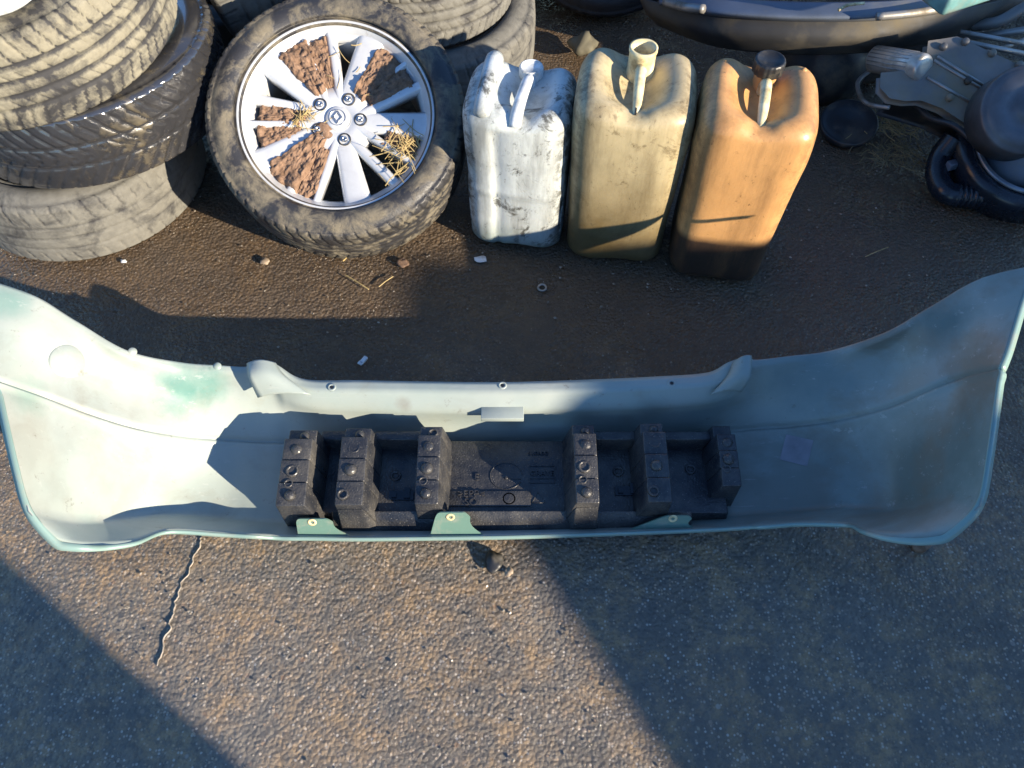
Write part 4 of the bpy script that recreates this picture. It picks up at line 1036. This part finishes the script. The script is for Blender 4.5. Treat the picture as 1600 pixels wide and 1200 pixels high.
for k, (x, y, x2, y2) in enumerate(((1352, 401, 1388, 386), (536, 408, 546, 400), (592, 448, 614, 432), (540, 430, 576, 452))):
    a, b = pix(x, y, .006), pix(x2, y2, .007)
    o = MB().tube([a, a.lerp(b, .5)+Vector((0, 0, .002)), b], .0016 if k else .001, 5).build('straw_stalk', M_straw, None)
    meta(o, ['single straw stalk on the dark ground right of the orange can', 'short straw stalk touching the foot of the alloy wheel tyre', 'pale straw stalk on sunlit ground in front of the wheel', 'thin straw stalk left of the pale one in front of the wheel'][k], 'straw', 'loose straw stalks')
# white object on the top-left tyre
wb = MB().lathe([(.07, 0), (.085, .01), (.09, .05), (.086, .052), (.078, .015), (0, .012)], 36, pix(-4, -6, .66)).build('white_tub', M_whitep, None, True)
meta(wb, 'white plastic tub lying on the muddy top tyre at the corner', 'tub')
# broken tyre lump behind the yellow can
V, F = stone(pix(912, 68, .05), .036, 21, .9, 3); o = litter('rubber_lump', V, F, m_plain('dusty_rubber', (.10, .09, .06), .8), 'dusty rubber lump half hidden behind the yellowed can', 'rubber', True)

# ---------------------------------------------------------------- added objects, unseen behind the camera, that cast the big shadows
# added unseen shed: its corner edge throws the straight shadow at the lower left
def along(u, a, z): 
    q = LU*u+LD*a; return Vector((q.x, q.y, z))
blocker = empty('added_blocker', tuple(along(-1.2, -2.6, 0)), label='added unseen shed behind the viewer whose corner shades the lower left', cat='blocker')
V = []; F = []
ua, ub, a0, a1 = -2.6, -.139, -2.6, -4.2
path = [(ub-(ub-ua)*i/120, a0+.012*math.sin(i*1.3)) for i in range(121)]+[(ua, a1), (ub, a1)]
n = len(path)
for (z) in (0, 2.6): V += [along(u, a, z) for u, a in path]
F = [(i, (i+1) % n, n+(i+1) % n, n+i) for i in range(n)]
mobj('blocker_wall', V, F, M_blocker, blocker, False, True)
MB().add([along(ub+.0, a0+.0, 2.6), along(ua, a0, 2.6), along(ua, a1, 2.6), along(ub, a1, 2.6), along(ub, a0, 2.7), along(ua, a0, 2.7), along(ua, a1, 2.8), along(ub, a1, 2.8)],
         [(0, 1, 2, 3), (7, 6, 5, 4), (0, 4, 5, 1), (1, 5, 6, 2), (2, 6, 7, 3), (3, 7, 4, 0)]).build('blocker_roof', M_blocker, blocker, False, True)
# van side-on to the sun: added, its profile shaped to throw the right-hand shadow
AV = -5.0
occluder = empty('added_occluder', tuple(along(1.5, AV-.9, 0)), label='added van parked behind the viewer, shading the right half of the ground', cat='occluder')
Sil = [(.02, -1.15), (.10, -.75), (.20, -.30), (.29, -.045), (.48, .105), (.62, .20), (.70, .245), (.76, .29), (.80, .30), (.88, .325), (.96, .33), (1.05, .285), (1.10, .265), (1.16, .26), (1.25, .26), (1.33, .245), (1.5, .23), (1.7, .26), (1.85, .33), (2.1, .36), (3.6, .38), (3.9, .28)]
prof = [(u, s-AV*TE) for u, s in Sil]+[(3.95, .35), (3.3, .3), (.9, .3), (-.35, .3), (-.45, .5), (-.42, .72)]
n = len(prof); V = []
for a in (AV, AV-.12, AV-1.68, AV-1.8):
    k = 0 if a in (AV-.12, AV-1.68) else 0
    V += [along(u, a, z) for u, z in prof]
F = [(k*n+i, k*n+(i+1) % n, (k+1)*n+(i+1) % n, (k+1)*n+i) for k in range(3) for i in range(n)]
F += [tuple(range(n-1, -1, -1)), tuple(3*n+i for i in range(n))]
MB().add(V, F).build('occluder_body', M_occluder, occluder, False, True)
for u in (.25, 3.1):
    for a in (AV-.08, AV-1.72):
        Mv = Matrix((LU, Vector((0, 0, 1)), LD)).transposed()
        MB().lathe([(.18, -.1), (.32, -.1), (.34, 0), (.32, .1), (.18, .1), (.15, .06), (0, .06)], 40, along(u, a, .34), Mv).build('occluder_wheel', T_dark, occluder, True, True)
for (u0, u1) in ((.45, 1.3), (1.45, 2.5), (2.6, 3.5)):
    MB().add([along(u0, AV+.004, 1.3), along(u1, AV+.004, 1.3), along(u1, AV+.004, 1.85), along(u0+.05, AV+.004, 1.85), along(u0, AV-.01, 1.3), along(u1, AV-.01, 1.3), along(u1, AV-.01, 1.85), along(u0+.05, AV-.01, 1.85)],
             [(0, 1, 2, 3), (7, 6, 5, 4), (0, 4, 5, 1), (1, 5, 6, 2), (2, 6, 7, 3), (3, 7, 4, 0)]).build('occluder_window', M_glass, occluder, False, True)
